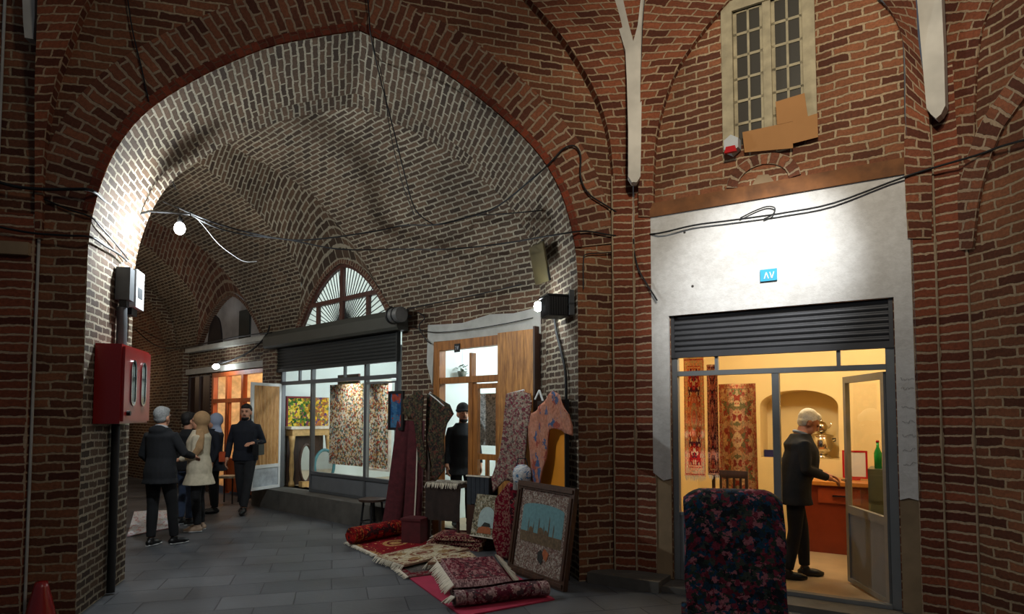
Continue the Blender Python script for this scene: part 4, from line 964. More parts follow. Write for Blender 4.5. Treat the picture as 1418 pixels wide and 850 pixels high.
# ================= RUGS AND WARES =================
def ctr(ps): return sum(ps,Vector())/len(ps)
def flatrug(name,lab,pix,z,mat,w,h,cat='rug',th=.014,wav=.004,fr=(),group=None,seed=0,mats=None):
    C=[flo(a,b,z) for a,b in pix]; c=ctr(C); c.z=0
    root=thing(name,lab,cat,c,0,group); m=MB(); N_=14; top=[];UV=[]
    for i in range(N_+1):
        r=[];u=[]
        for j in range(N_+1):
            s,t=j/N_,i/N_; p=(C[0].lerp(C[1],s)).lerp(C[3].lerp(C[2],s),t)-c
            p.z=z+wav*(1+sin(p.x*13+seed)*cos(p.y*11+seed*2)); r.append(p);u.append((s*w,t*h))
        top.append(r);UV.append(u)
    m.grid(top,UV,0,True); 
    low=[[Vector((p.x,p.y,max(z-th,0.0015))) for p in r] for r in top]
    edge=lambda g:[g[0][j] for j in range(N_+1)]+[g[i][N_] for i in range(1,N_+1)]+[g[N_][j] for j in range(N_-1,-1,-1)]+[g[i][0] for i in range(N_-1,-1,-1)]
    m.grid([edge(top),edge(low)],None,0,False,flip=False)
    m.build('pile',mat,root)
    for k in fr:
        a,b=C[k]-c,C[(k+1)%4]-c; o=((a+b)/2-(ctr(C)-c)); o=(o-(b-a)*(o.dot(b-a)/(b-a).length_squared)); o.z=0;o.normalize()
        m=MB(); a.z=b.z=z; n=max(10,int((b-a).length/.017)); fringe(m,a,b,o,n,.05,.006,max(0,z-.006)*.9); m.build('fringe',FRG,root)
    return root
PINK=plain('rose_red_cloth',(150,34,62),.85,0,.12,6,.004)
DRUG=carpet('dark_red_carpet',1,.7,[(88,20,30),(104,26,36),(60,18,26),(120,90,80)],[(96,22,32),(60,20,28)],(176,150,120),12,.1)
CREAM=carpet('cream_floral_carpet',1,.6,[(180,164,130),(196,184,156),(150,120,80),(110,60,44),(170,160,120)],[(190,180,150),(150,130,90)],(120,50,40),9,.07,True)
MEDR=carpet('red_medallion_carpet',1,.7,[(122,22,28),(132,26,32),(116,20,26),(126,24,30)],[(110,18,26),(90,20,24)],(196,160,100),10,.06,True)
GREYR=carpet('grey_red_carpet',1,.6,[(84,80,74),(92,86,80),(76,72,68),(88,84,78)],[(104,24,34),(80,20,28)],(110,100,90),9,.09,False)
FRONT=carpet('plum_floral_carpet',1,.9,[(96,26,40),(120,60,66),(70,20,32),(150,110,106),(104,34,46),(84,60,60)],[(110,80,80),(90,24,38)],(170,140,134),16,.1,False)
STK=carpet('stacked_red_carpet',1,.7,[(96,24,36),(110,30,42),(60,22,28),(140,100,84)],[(100,26,38),(70,24,30)],(180,150,120),12,.09)
flatrug('floor_mat','plain rose red mat under the front pile of folded carpets',[(560,795),(690,782),(768,829),(640,853)],.012,PINK,1,1,'mat',.011,.002)
flatrug('medallion_rug','red rug with a cream medallion lying flat by the rolled red rug',[(481,750),(560,736),(612,752),(535,774)],.03,MEDR,1,.7,fr=(3,1),seed=1)
flatrug('grey_centre_rug','small grey rug with dark red border and white fringe touching the rose mat',[(533,772),(640,762),(660,786),(566,799)],.024,GREYR,1,.6,fr=(3,),seed=2)
flatrug('cream_rug','cream floral rug lying across the medallion rug behind the front pile',[(520,770),(600,752),(650,760),(560,783)],.066,CREAM,1,.6,th=.016,fr=(3,0),seed=3,wav=.004)
flatrug('cream_rug','cream floral rug lying between the folded stack and the front pile',[(608,766),(650,764),(662,772),(592,780)],.10,CREAM,1,.6,th=.018,fr=(3,),seed=5,wav=.004)
# rolled red rug
a,b=flo(486,742,.14),flo(560,728,.14); c=(a+b)/2; d=(b-a); L_=d.length; an=math.atan2(d.y,d.x)
root=thing('rolled_rug','bright red rolled rug lying on the paving at the far left end of the rugs','rug',(c.x,c.y,.04),an)
m=MB(); pts=[]; n=40
sp=[(.03+.075*k/70)*1.0 for k in range(71)]
prof=[((.03+.078*k/70)*cos(k*.36),.108+(.03+.078*k/70)*sin(k*.36)) for k in range(71)]
P=[[Vector((x,y,z)) for y,z in prof] for x in (-L_/2,0,L_/2)]; m.grid(P,[[(x,l) for l in arcl(prof)] for x in (0,L_/2,L_)],0,True)
m.tube([(-L_/2+.002,0,.108),(L_/2-.002,0,.108)],.094,20); m.build('pile',carpet('bright_red_carpet',.8,2.,[(140,22,24),(160,30,26),(110,20,24),(60,30,30)],[(130,20,24),(50,36,30)],(176,100,50),12,.12,False),root)
# stack of folded fringed rugs
c=flo(638,757,0); root0=None
labs=['dark red folded rug at the bottom of the fringed stack behind the cream rug','dark red folded rug in the middle of the fringed stack','dark red folded rug on top of the fringed stack below the floral picture']
for k in range(3):
    root=thing('folded_rug',labs[k],'rug',(c.x+.02*k,c.y+.04-.03*k,.002+.055*k),math.radians(-24+5*k),'folded fringed rugs')
    m=MB(); W_,D_,T=.70-.03*k,.42,.052
    prof=[(-D_/2,0),(-D_/2,T*.35),(-D_/2+.01,T*.5),(-D_/2,T*.65),(-D_/2+.012,T-.002),(-D_/4,T),(D_/4,T),(D_/2,T),(D_/2,0)]
    P=[[Vector((x,y+.006*sin(x*9+k),z)) for y,z in prof] for x in [(-.5+j/8)*W_ for j in range(9)]]; m.grid(P,[[(j/8*1.,l*1.2) for l in arcl(prof)] for j in range(9)],0,True,flip=True)
    for i in (0,8): m.poly(P[i] if i else P[i][::-1],[(0,0)]*9)
    m.build('pile',STK,root)
    m=MB(); fringe(m,(-W_/2,-D_/2+.01,T*.8),(-W_/2,D_/2-.01,T*.8),(-1,0,0),26,.045,.006,.03); m.build('fringe',FRG,root)
# front pile : folded thick carpet + roll
def foldslab(name,lab,pix,ztop,zbot,mat,w,h,seed=0,fr=(),fl=.09):
    C=[flo(a,b,ztop) for a,b in pix]; c=ctr(C); c.z=0; root=thing(name,lab,'carpet',(c.x,c.y,zbot),0); m=MB(); N_=20; T=ztop-zbot; P=[];UV=[]
    for i in range(N_+1):
        r=[];u=[]
        for jj in range(N_+1):
            s_,t=jj/N_,i/N_; p=(C[0].lerp(C[1],s_)).lerp(C[3].lerp(C[2],s_),t)-c
            e_=min(s_,1-s_,t,1-t)*N_; k=0 if e_<.5 else (.62 if e_<1.5 else (.9 if e_<2.5 else 1))
            p.z=T*k*(.92+.08*sin(p.x*9+seed)*cos(p.y*8+seed)) if k else 0.0; r.append(p); u.append((s_*w,t*h))
        P.append(r);UV.append(u)
    m.grid(P,UV,0,True); m.build('pile',mat,root)
    for k in fr:
        a,b=C[k]-c,C[(k+1)%4]-c; a.z=b.z=0; o=(a+b)/2; o=(o-(b-a)*(o.dot(b-a)/(b-a).length_squared)); o.normalize(); a-=o*.02;b-=o*.02; a.z=b.z=T*.75
        m=MB(); fringe(m,a,b,o,int((b-a).length/.02),fl,.011,T*.7); m.build('fringe',FRG,root)
    return root
foldslab('folded_carpet','thick plum patterned carpet folded on the rose mat with heavy white fringe',[(626,806),(716,800),(688,764),(600,768)],.13,.016,FRONT,1,.8,1,(3,1))
a,b=flo(628,832,.055),flo(757,818,.055); c=(a+b)/2; d=b-a; L_=d.length
root=thing('rolled_carpet','pale plum floral carpet rolled up along the front edge of the rose mat','carpet',(c.x,c.y-.02,.016),math.atan2(d.y,d.x))
m=MB(); prof=[((.02+.055*k/50)*cos(k*.4)*1.35,.074+(.02+.055*k/50)*sin(k*.4)) for k in range(51)]
P=[[Vector((x,y+.012*sin(x*6),z+.006*sin(x*8))) for y,z in prof] for x in [(-.5+j/12)*L_ for j in range(13)]]; m.grid(P,[[(j/12,l) for l in arcl(prof)] for j in range(13)],0,True)
m.build('pile',carpet('pale_plum_carpet',1,1.3,[(120,84,86),(92,34,48),(150,120,118),(80,60,64),(110,50,60)],[(130,100,100),(90,40,50)],(176,156,150),16,.1,False),root)
m=MB(); fringe(m,(-L_/2,-.05,.09),(-L_/2,.06,.07),(-1,-.1,0),16,.08,.009,.05); m.build('fringe',FRG,root)
# big framed woven picture leaning at the pier
bl=flo(704,790,0); br=flo(782,820,0); v=br-bl; an=math.atan2(v.y,v.x); W_=v.length
root=thing('framed_woven_picture','large dark framed woven picture of a teal mosque skyline leaning by the brick pier','picture',((bl.x+br.x)/2,(bl.y+br.y)/2,.004),an)
Hh=.93; MT=Matrix.Rotation(math.radians(-9),4,'X')
FRD=wood('carved_dark_frame',(40,24,16),(82,52,32),14)
m=MB(); f=.075
for x0,x1,z0,z1 in ((-W_/2,W_/2,0,f),(-W_/2,W_/2,Hh-f,Hh),(-W_/2,-W_/2+f,f,Hh-f),(W_/2-f,W_/2,f,Hh-f)):
    m.box(x0,x1,-.02,.03,z0,z1,0,MT); 
    s=.02; m.box(x0+s if x1-x0>f*1.5 else x0+s,x1-s,-.034,-.02,z0+s,z1-s,0,MT)
m.build('frame',FRD,root)
m=MB(); X=W_/2-f; Z0,Z1=f,Hh-f
fl=lambda y:(lambda a,b:MT@Vector((a,y,b)))
m.box(-X,X,.0,.02,Z0,Z1,0,MT); 
floral=cells('woven_floral_ground',[(150,138,124),(110,84,70),(166,156,142),(90,66,58),(132,116,104),(124,96,86)],34)
m.build('woven_ground',floral,root)
m=MB(); sky=[(-X+.06,.44),(-X+.06,.68)]+[(-(X-.06)*cos(a),.68+.05*sin(a)) for a in [pi*k/12 for k in range(1,12)]]+[(X-.06,.68),(X-.06,.44)]
m.flat(sky[::-1],fn=fl(-.003)); m.build('sky_panel',plain('teal_weave',(96,132,134),.9,0,.12,30),root)
m=MB()
for x,h,w in ((-.22,.58,.007),(-.13,.56,.006),(-.04,.60,.008),(.05,.55,.006),(.13,.63,.008),(.21,.57,.007)):
    m.flat([(x-w,.42),(x+w,.42),(x+w*.8,h-.05),(x,h),(x-w*.8,h-.05)],fn=fl(-.005))
for x,r in ((-.17,.035),(0.0,.045),(.09,.03)): m.flat([(x-r,.44)]+[(x+r*cos(a),.45+r*sin(a)) for a in [pi*k/8 for k in range(8,-1,-1)]][0:0]+[(x+r,.44)]+[(x+r*cos(a),.46+r*sin(a)) for a in [pi*k/8 for k in range(9)]],fn=fl(-.0055))
m.flat([(-X+.06,.34),(X-.06,.34),(X-.06,.44),(-X+.06,.44)],fn=fl(-.004)); m.build('skyline',plain('olive_brown_weave',(96,78,56),.9,0,.35,30),root)
m=MB(); m.flat([(.06,.24),(.15,.20),(.18,.28),(.10,.32)],fn=fl(-.005)); m.build('orange_patch',plain('rust_weave',(150,84,50),.9,0,.2,30),root)
m=MB(); m.flat([(.0,.20),(.07,.16),(.10,.23),(.05,.30),(.0,.27)],fn=fl(-.0055)); m.build('dark_patch',plain('dark_weave',(44,44,40),.9,0,.2,30),root)
# small floral arched picture behind the stack
p0=at(654,722,8.0)
root=thing('small_woven_picture','unframed woven picture with cream flower arch leaning behind the folded stack','picture',(at(668,720,7.66).x,7.66,.176),math.radians(-38))
MT=Matrix.Rotation(math.radians(-14),4,'X')
m=MB(); m.box(-.19,.19,0,.015,0,.5,0,MT); m.build('woven_ground',cells('cream_flower_arch',[(150,142,118),(96,90,66),(170,164,144),(110,96,76),(140,126,100),(70,66,50)],24),root)
m=MB(); m.flat([(-.10,.12),(.14,.12)]+[(.02+.12*cos(a),.24+.12*sin(a)) for a in [pi*k/10 for k in range(11)]],fn=lambda a,b:MT@Vector((a,-.003,b))); m.build('sky_panel',plain('pale_teal_weave',(150,166,162),.9,0,.1,30),root)
m=MB(); m.flat([(-.10,.05),(.12,.05),(.10,.12),(.02,.15),(-.08,.11)],fn=lambda a,b:MT@Vector((a,-.005,b))); m.build('orange_patch',plain('rust_weave',(190,90,40),.9,0,.2,30),root)
m=MB(); m.flat([(-.04,.13),(.10,.13),(.08,.17),(.0,.18)],fn=lambda a,b:MT@Vector((a,-.006,b))); m.build('dark_patch',plain('dark_weave',(44,44,40)),root)
m=MB(); m.bar(MT@Vector((-.19,-.004,.01)),MT@Vector((.19,-.004,.01)),.02,.01); m.build('white_edge',FRG,root)
# yellow panel leaning against the right jamb with the carpet draped on it ; frame FQ parallel to the jamb, x = along n (into corridor) reversed
FQ=Frame(tuple(FA.p(4.26-.10,.98,0).xy),15.3-90)   # x runs toward the camera, y points into the jamb
root=thing('yellow_panel','tall ochre yellow panel with dark edge leaning on the right brick jamb','panel',FQ.p(0,0,0),FQ.a)
m=MB(); m.box(.03,.88,.0,.02,.02,1.72); m.build('board',YEL2,root); m=MB(); m.box(0,.03,-.01,.03,0,1.76);m.box(.88,.91,-.01,.03,0,1.76);m.box(.03,.88,-.01,.03,1.72,1.76);m.box(0.03,.88,-.01,.03,0,.02); m.build('dark_edge',BLK,root)
ORC=cells('orange_blue_carpet',[(176,118,94),(170,112,88),(180,126,102),(172,110,84),(66,86,120),(178,120,96),(174,114,88),(150,72,56),(176,120,98)],6)
q=[FQ.hit(a,b,-.10) for a,b in [(764,541),(774,548),(780,560),(787,574),(791,590),(791,603),(782,599),(768,593),(762,595),(757,610),(755,635),(750,660),(744,684),(736,680),(733,655),(735,625),(732,600),(736,572),(750,560)]]
def clothpoly(name,lab,cat,fr,d,q,mat,th=.012,wav=.02,part='pile',edge=None):
    if sum((x1-x0)*(z1+z0) for (x0,z0),(x1,z1) in zip(q,q[1:]+q[:1]))>0: q=q[::-1]
    cx=sum(a for a,_ in q)/len(q); cz=min(b for _,b in q); root=thing(name,lab,cat,fr.p(cx,d,cz),fr.a)
    q=[(a-cx,b-cz) for a,b in q]
    # lattice of points inside the outline for folds
    from mathutils.geometry import delaunay_2d_cdt
    pts=[]; n=len(q)
    for i in range(n):
        a,b=q[i],q[(i+1)%n]; k=max(1,int(math.dist(a,b)/.05))
        pts+=[(lerp(a[0],b[0],j/k),lerp(a[1],b[1],j/k)) for j in range(k)]
    nb=len(pts); xs=[p[0] for p in q];zs=[p[1] for p in q]
    inn=[]
    x=min(xs)
    while x<max(xs):
        z=min(zs)
        while z<max(zs):
            c_=False
            for i in range(nb):
                (x1,z1),(x2,z2)=pts[i],pts[(i+1)%nb]
                if (z1>z)!=(z2>z) and x<(x2-x1)*(z-z1)/(z2-z1)+x1: c_=not c_
            if c_: inn.append((x,z))
            z+=.045
        x+=.045
    r=delaunay_2d_cdt([Vector(p) for p in pts+inn],[],[list(range(nb))],1,1e-5)
    V=[tuple(v) for v in r[0]]
    yf=lambda a,b:wav*(sin(a*17+b*3)*.6+sin(b*6+a*9)*.4)
    m=MB()
    for f in r[2]:
        f=list(f); (a,b),(c,d_),(e,g_)=[V[i] for i in f[:3]]
        if (c-a)*(g_-b)-(e-a)*(d_-b)<0: f=f[::-1]
        m.poly([(V[i][0],yf(*V[i]),V[i][1]) for i in f],[V[i] for i in f],0,True)
        m.poly([(V[i][0],yf(*V[i])+th,V[i][1]) for i in f[::-1]],[V[i] for i in f[::-1]],0,True)
    for i in range(nb):
        a,b=pts[i],pts[(i+1)%nb]; m.poly([(a[0],yf(*a),a[1]),(a[0],yf(*a)+th,a[1]),(b[0],yf(*b)+th,b[1]),(b[0],yf(*b),b[1])],[(0,0)]*4)
    m.build(part,mat,root,weld=True)
    if edge:
        for s in edge:
            m=MB(); m.tube([(q[i][0],yf(*q[i])-.004,q[i][1]) for i in s],.012,6); m.build('white_edge',FRG,root)
    return root
q0=q
clothpoly('draped_carpet','orange carpet with blue flowers draped over the ochre yellow panel','carpet',FQ,-.10,q,ORC)
# tall narrow patterned rug hanging left of it (plane nearly parallel to the corridor wall)
FH=Frame((.1,7.45),-30)
PNK=cells('pink_bordered_runner',[(140,124,108),(104,52,58),(156,140,122),(90,66,62),(140,92,84),(120,110,96),(120,40,58),(150,136,120)],22)
q=[FH.hit(a,b) for a,b in [(700,545),(722,541),(733,545),(735,560),(732,585),(730,620),(726,650),(716,668),(700,665),(682,682),(680,662),(692,630),(697,590)]]
clothpoly('hanging_carpet','pink bordered floral carpet hanging beside the honey wooden door','carpet',FH,0,q,PNK,wav=.03)
m=MB(); 
root=thing('hanger_rail','white plastic hanger hooks over the hanging carpets by the plank door','hanger',FH.p(.1,.03,0),FH.a)
for a,b in (((703,546),(726,540)),((741,553),(747,540)),((747,540),(752,556)),((722,541),(736,556))):
    p=[FH.hit(*a_,.03) for a_ in (a,b)]; m.tube([(p[0][0]-.1,0,p[0][1]),(p[1][0]-.1,0,p[1][1])],.012,6)
m.build('hook',WHT,root)
# folded dark red rugs standing below
q=[FH.hit(a,b,-.25) for a,b in [(686,690),(704,668),(720,672),(722,700),(712,740),(704,776),(690,770),(682,742),(684,715)]]
clothpoly('standing_rug','dark red floral rug standing folded left of the framed mosque picture','rug',FH,-.25,q,carpet('crimson_floral',.4,.9,[(90,20,30),(130,30,44),(60,26,30),(104,90,80),(110,24,36)],[(110,20,36),(90,30,34)],(150,110,96),15,.05,False),.05,.02)
q=[FH.hit(a,b,-.15) for a,b in [(706,662),(730,660),(728,690),(722,720),(716,740),(706,700)]]
clothpoly('standing_rug','brown patterned rug standing behind the crimson one by the framed picture','rug',FH,-.15,q,carpet('brown_patterned',.4,.9,[(74,60,54),(96,80,70),(56,46,42),(110,60,56)],[(80,60,54),(60,50,46)],(140,120,104),18,.05,False),.05,.02)
# white and blue woven bag
hp=FH.p(*[FH.hit(723,668,-.22)[0]],-.22,FH.hit(723,670,-.22)[1])
root=thing('woven_bag','small white and blue tasselled woven bag hung before the pink bordered carpet','bag',hp,0)
m=MB(); m.lathe([(0,0),(.085,0),(.10,.05),(.105,.12),(.09,.17),(.05,.21),(0,.215)],n=20); m.build('body',cells('white_blue_weave',[(196,196,194),(170,176,180),(206,204,198),(60,110,150),(186,184,180)],22),root)
m=MB(); 
for k in range(26): a=2*pi*k/26; m.tube([(.09*cos(a),.09*sin(a),.03),(.095*cos(a),.095*sin(a),-.06)],.006,4)
m.build('tassel',plain('grey_tassel',(150,146,140),.9),root); m=MB(); m.tube([(-.07,0,.17),(-.04,0,.28),(.04,0,.28),(.07,0,.17)],.008,6); m.build('strap',BLK,root)
# tall leaning dark red runners
def leaner(lab,bx_,tx,Y0,Y1,zt,w,t,mat,edge=True):
    b0=at(bx_,700,Y0);tp=at(tx,600,Y1); v=Vector((tp.x-b0.x,Y1-Y0,zt)); root=thing('tall_folded_runner',lab,'rug',(b0.x,Y0,0),math.radians(-12)); rt=Matrix.Rotation(math.radians(12),4,'Z'); v=rt@v
    m=MB();P=[];UV=[]
    prof=[(-w/2,-t/2),(-w/4,-t/2-.01),(0,-t/2),(w/4,-t/2-.012),(w/2,-t/2),(w/2+.01,0),(w/2,t/2),(-w/2,t/2),(-w/2-.01,0),(-w/2,-t/2)]
    for i in range(11):
        f=i/10; s=1-.15*f; o=v*f+Vector((0,.02*sin(f*5),0)); P.append([o+Vector((x*s,y*s,0)) for x,y in prof]); UV.append([(l,f*v.length) for l in arcl(prof)])
    m.grid(P,UV,0,True); m.poly(P[-1][:-1]); m.poly(P[0][:-1][::-1]); m.build('pile',mat,root)
    if edge: m=MB(); m.tube([P[i][3]+Vector((0,-.012,0)) for i in range(11)],.010,6); m.build('pale_edge',FRG,root)
    return root
DKR=plain('dark_maroon_pile',(70,22,26),.95,0,.25,16,.01)
leaner('tall dark maroon folded runner leaning nearest the glass door',540,562,8.60,8.80,1.53,.24,.10,DKR,False)
leaner('tall dark maroon folded runner with a pale edge line standing by the floral covers',569,578,8.38,8.58,1.53,.22,.10,DKR,True)
root=thing('red_box','small dark red covered box on the floor behind the rolled red rug','box',(at(573,730,8.2).x+.02,8.2,0),math.radians(-20)); bx('body',[(-.13,.13,-.12,.12,0,.30)],plain('dark_red_cover',(74,18,22),.8),root); bx('lid',[(-.14,.14,-.13,.13,.30,.33)],plain('dark_red_cover',(74,18,22)),root)
# floral covers hanging over stand
FG=Frame((-1.25,8.40),-36)
DFC=cells('dark_green_floral',[(36,34,24),(64,52,32),(44,30,28),(96,50,40),(50,54,36),(84,74,50),(28,24,22)],20)
q=[FG.hit(a,b) for a,b in [(559,552),(580,541),(587,548),(586,580),(583,600),(590,640),(586,652),(578,640),(572,580),(556,572)]]
clothpoly('floral_cover','dark floral cover draped over the tops of the tall maroon runners','cloth',FG,0,q,DFC)
q=[FG.hit(a,b,.1) for a,b in [(592,545),(598,545),(622,560),(627,573),(620,586),(614,610),(614,650),(602,668),(597,650),(590,600)]]
clothpoly('floral_cover','dark floral garment on a white hanger left of the man in the doorway','cloth',FG,.1,q,DFC,edge=None)
root=thing('coat_hanger','white hanger holding the dark floral garment by the doorway','hanger',FG.p(*[FG.hit(594,546,.08)[0]],.08,FG.hit(594,546,.08)[1]),FG.a)
m=MB(); m.tube([(0,0,0),(.02,0,.03),(.04,0,.02)],.006,5); m.tube([(0.02,0,0),(.14,0,-.07),(.26,0,-.15)],.008,5); m.build('arms',WHT,root)
root=thing('display_stand','dark wooden post stand carrying the floral covers','stand',FG.p(FG.hit(592,700,.13)[0],.13,0),FG.a)
bx('post',[(-.02,.02,-.02,.02,0,1.6)],DWOOD,root); bx('foot',[(-.1,.1,-.1,.1,0,.03)],DWOOD,root)
panelthing('blue_picture','blue and orange picture leaning on the glass door behind the maroon runners','picture',FG,.12,(541,545),(556,592),cells('blue_orange_picture',[(40,90,130),(30,70,110),(40,90,130),(60,100,130),(150,60,40)],4),.02,BLK)
# dark side table with fringed rug over it
p=flo(622,733,0)
p=Vector((at(622,700,8.30).x,8.27,0))
root=thing('side_table','dark low table covered with a cloth before the wooden doorway','table',(p.x,p.y,0),math.radians(-25)); DC=plain('dark_brown_cloth',(44,32,26),.9,0,.3,8,.01)
bx('tabletop',[(-.24,.24,-.16,.16,.70,.74)],DWOOD,root)
for x in (-.22,.19):
    for y in (-.14,.11): bx('leg',[(x,x+.03,y,y+.03,0,.70)],DWOOD,root)
m=MB(); P=[[Vector((-.245+.49*j/24,-.165-.012*sin(j*1.3)*(1-z/.7),z)) for j in range(25)] for z in (.30,.5,.70,.742)]; m.grid(P,[[(j/24,z) for j in range(25)] for z in (0,.2,.4,.45)],0,True); m.build('front_cloth',DC,root)
root=thing('small_fringed_rug','small pale fringed rug laid over the top of the dark side table','rug',(p.x,p.y,.749),math.radians(-25)); m=MB(); m.box(-.23,.23,-.17,.15,0,.02); m.build('pile',cells('greyish_rug',[(150,140,124),(110,96,84),(168,160,146),(90,76,66)],24),root)
m=MB(); fringe(m,(-.23,-.175,.015),(.23,-.175,.015),(0,-1,0),28,.03,.007,.07); m.build('fringe',FRG,root)
# dark stacked boards / bench with white edge
p=flo(672,745,0)
root=thing('cloth_stack','dark blue grey stack of folded cloths with a white top edge by the wooden door','cloth',(at(668,700,7.95).x,7.96,.0),math.radians(-36)); 
m=MB()
for k in range(5): m.box(-.17+.068*k,-.17+.068*k+.062,-.09,.09,.52+.01*(k%2),.86)
m.build('folded_cloths',plain('slate_cloth',(40,44,50),.9,0,.2,10),root); bx('top_edge',[(-.18,.18,-.10,-.07,.86,.875)],FRG,root); bx('support',[(-.17,.17,-.09,.09,0,.52)],DWOOD,root)
# stool
p=flo(516,722,0)
p=Vector((at(516,700,9.0).x,9.0,0))
root=thing('low_stool','dark low stool before the carpet shop door left of the maroon runners','stool',p,math.radians(-40))
m=MB(); m.tube([(0,0,.43),(0,0,.46)],.19,20); m.build('seat',DWOOD,root)
for a in (pi/4,3*pi/4,5*pi/4,7*pi/4): m=MB(); m.tube([(.12*cos(a),.12*sin(a),.43),(.17*cos(a),.17*sin(a),0)],.015,8); m.build('leg',BLK,root)
m=MB(); m.tube([(.15*cos(a),.15*sin(a),.15) for a in [2*pi*k/16 for k in range(17)]],.009,6); m.build('ring_stretcher',BLK,root)
# white sheet of goods behind the people
C=[flo(186,740,.0),flo(200,706,.0),flo(262,712,.0),flo(250,733,.0)]
flatrug('white_sheet','white cloth with wares spread on the paving behind the grey haired man','cloth',.02,None,1,1) if 0 else flatrug('white_sheet','white cloth spread on the paving behind the grey haired man',[(176,742),(248,728),(246,706),(186,708)],.02,cells('white_sheet_cloth',[(206,206,210),(196,198,204),(210,208,208),(190,150,150),(204,206,208)],9),1,1,'cloth',.01,.004)
# dark scooter-like stool in the distance
p=flo(317,690,0)
root=thing('low_stool','small dark stool with a pale seat far behind the walking man','stool',(at(316,690,12.0).x,12.0,0),0)
m=MB(); m.box(-.16,.16,-.16,.16,.46,.50); m.build('seat',plain('pale_seat',(150,140,120),.6),root)
for x in (-.14,.12):
    for y in (-.14,.12): bx('leg',[(x,x+.02,y,y+.02,0,.46)],BLK,root)
# red box low at the left pilaster
p=flo(55,868,0)
root=thing('traffic_cone','small red cone standing against the left pilaster at the picture corner','cone',(p.x,p.y,0),0)
m=MB(); m.box(-.14,.14,-.14,.14,0,.03); m.build('base',plain('dull_red_rubber',(70,14,14),.7),root); m=MB(); m.lathe([(.11,.03),(.075,.2),(.05,.3),(.04,.34),(0,.345)],n=18); m.build('cone_body',REDP,root)
# ================= PEOPLE =================
def remesh(o,v=.012,sm=4):
    r=o.modifiers.new('r','REMESH'); r.mode='VOXEL'; r.voxel_size=v; r.use_smooth_shade=True
    if sm: s=o.modifiers.new('s','SMOOTH'); s.factor=.5; s.iterations=sm
    return o
CL={k:plain('cloth_'+k,c,.9,0,.15,14,.004) for k,c in dict(black=(20,21,24),navy=(20,24,34),charcoal=(26,27,30),jeans=(50,62,84),cream=(186,174,150),tan=(150,118,82),dark=(16,16,18),brownish=(60,46,36)).items()}
HAIRG=plain('grey_hair',(130,130,128),.8,0,.3,60,.004); HAIRD=plain('black_hair',(20,17,16),.7,0,.2,60,.004); HAIRW=plain('white_hair',(222,218,206),.8,0,.1,60,.004)
SHOE=plain('black_shoe',(18,17,17),.4); SHOET=plain('tan_sneaker',(150,126,104),.7); SOLE=plain('white_sole',(190,190,188),.6)
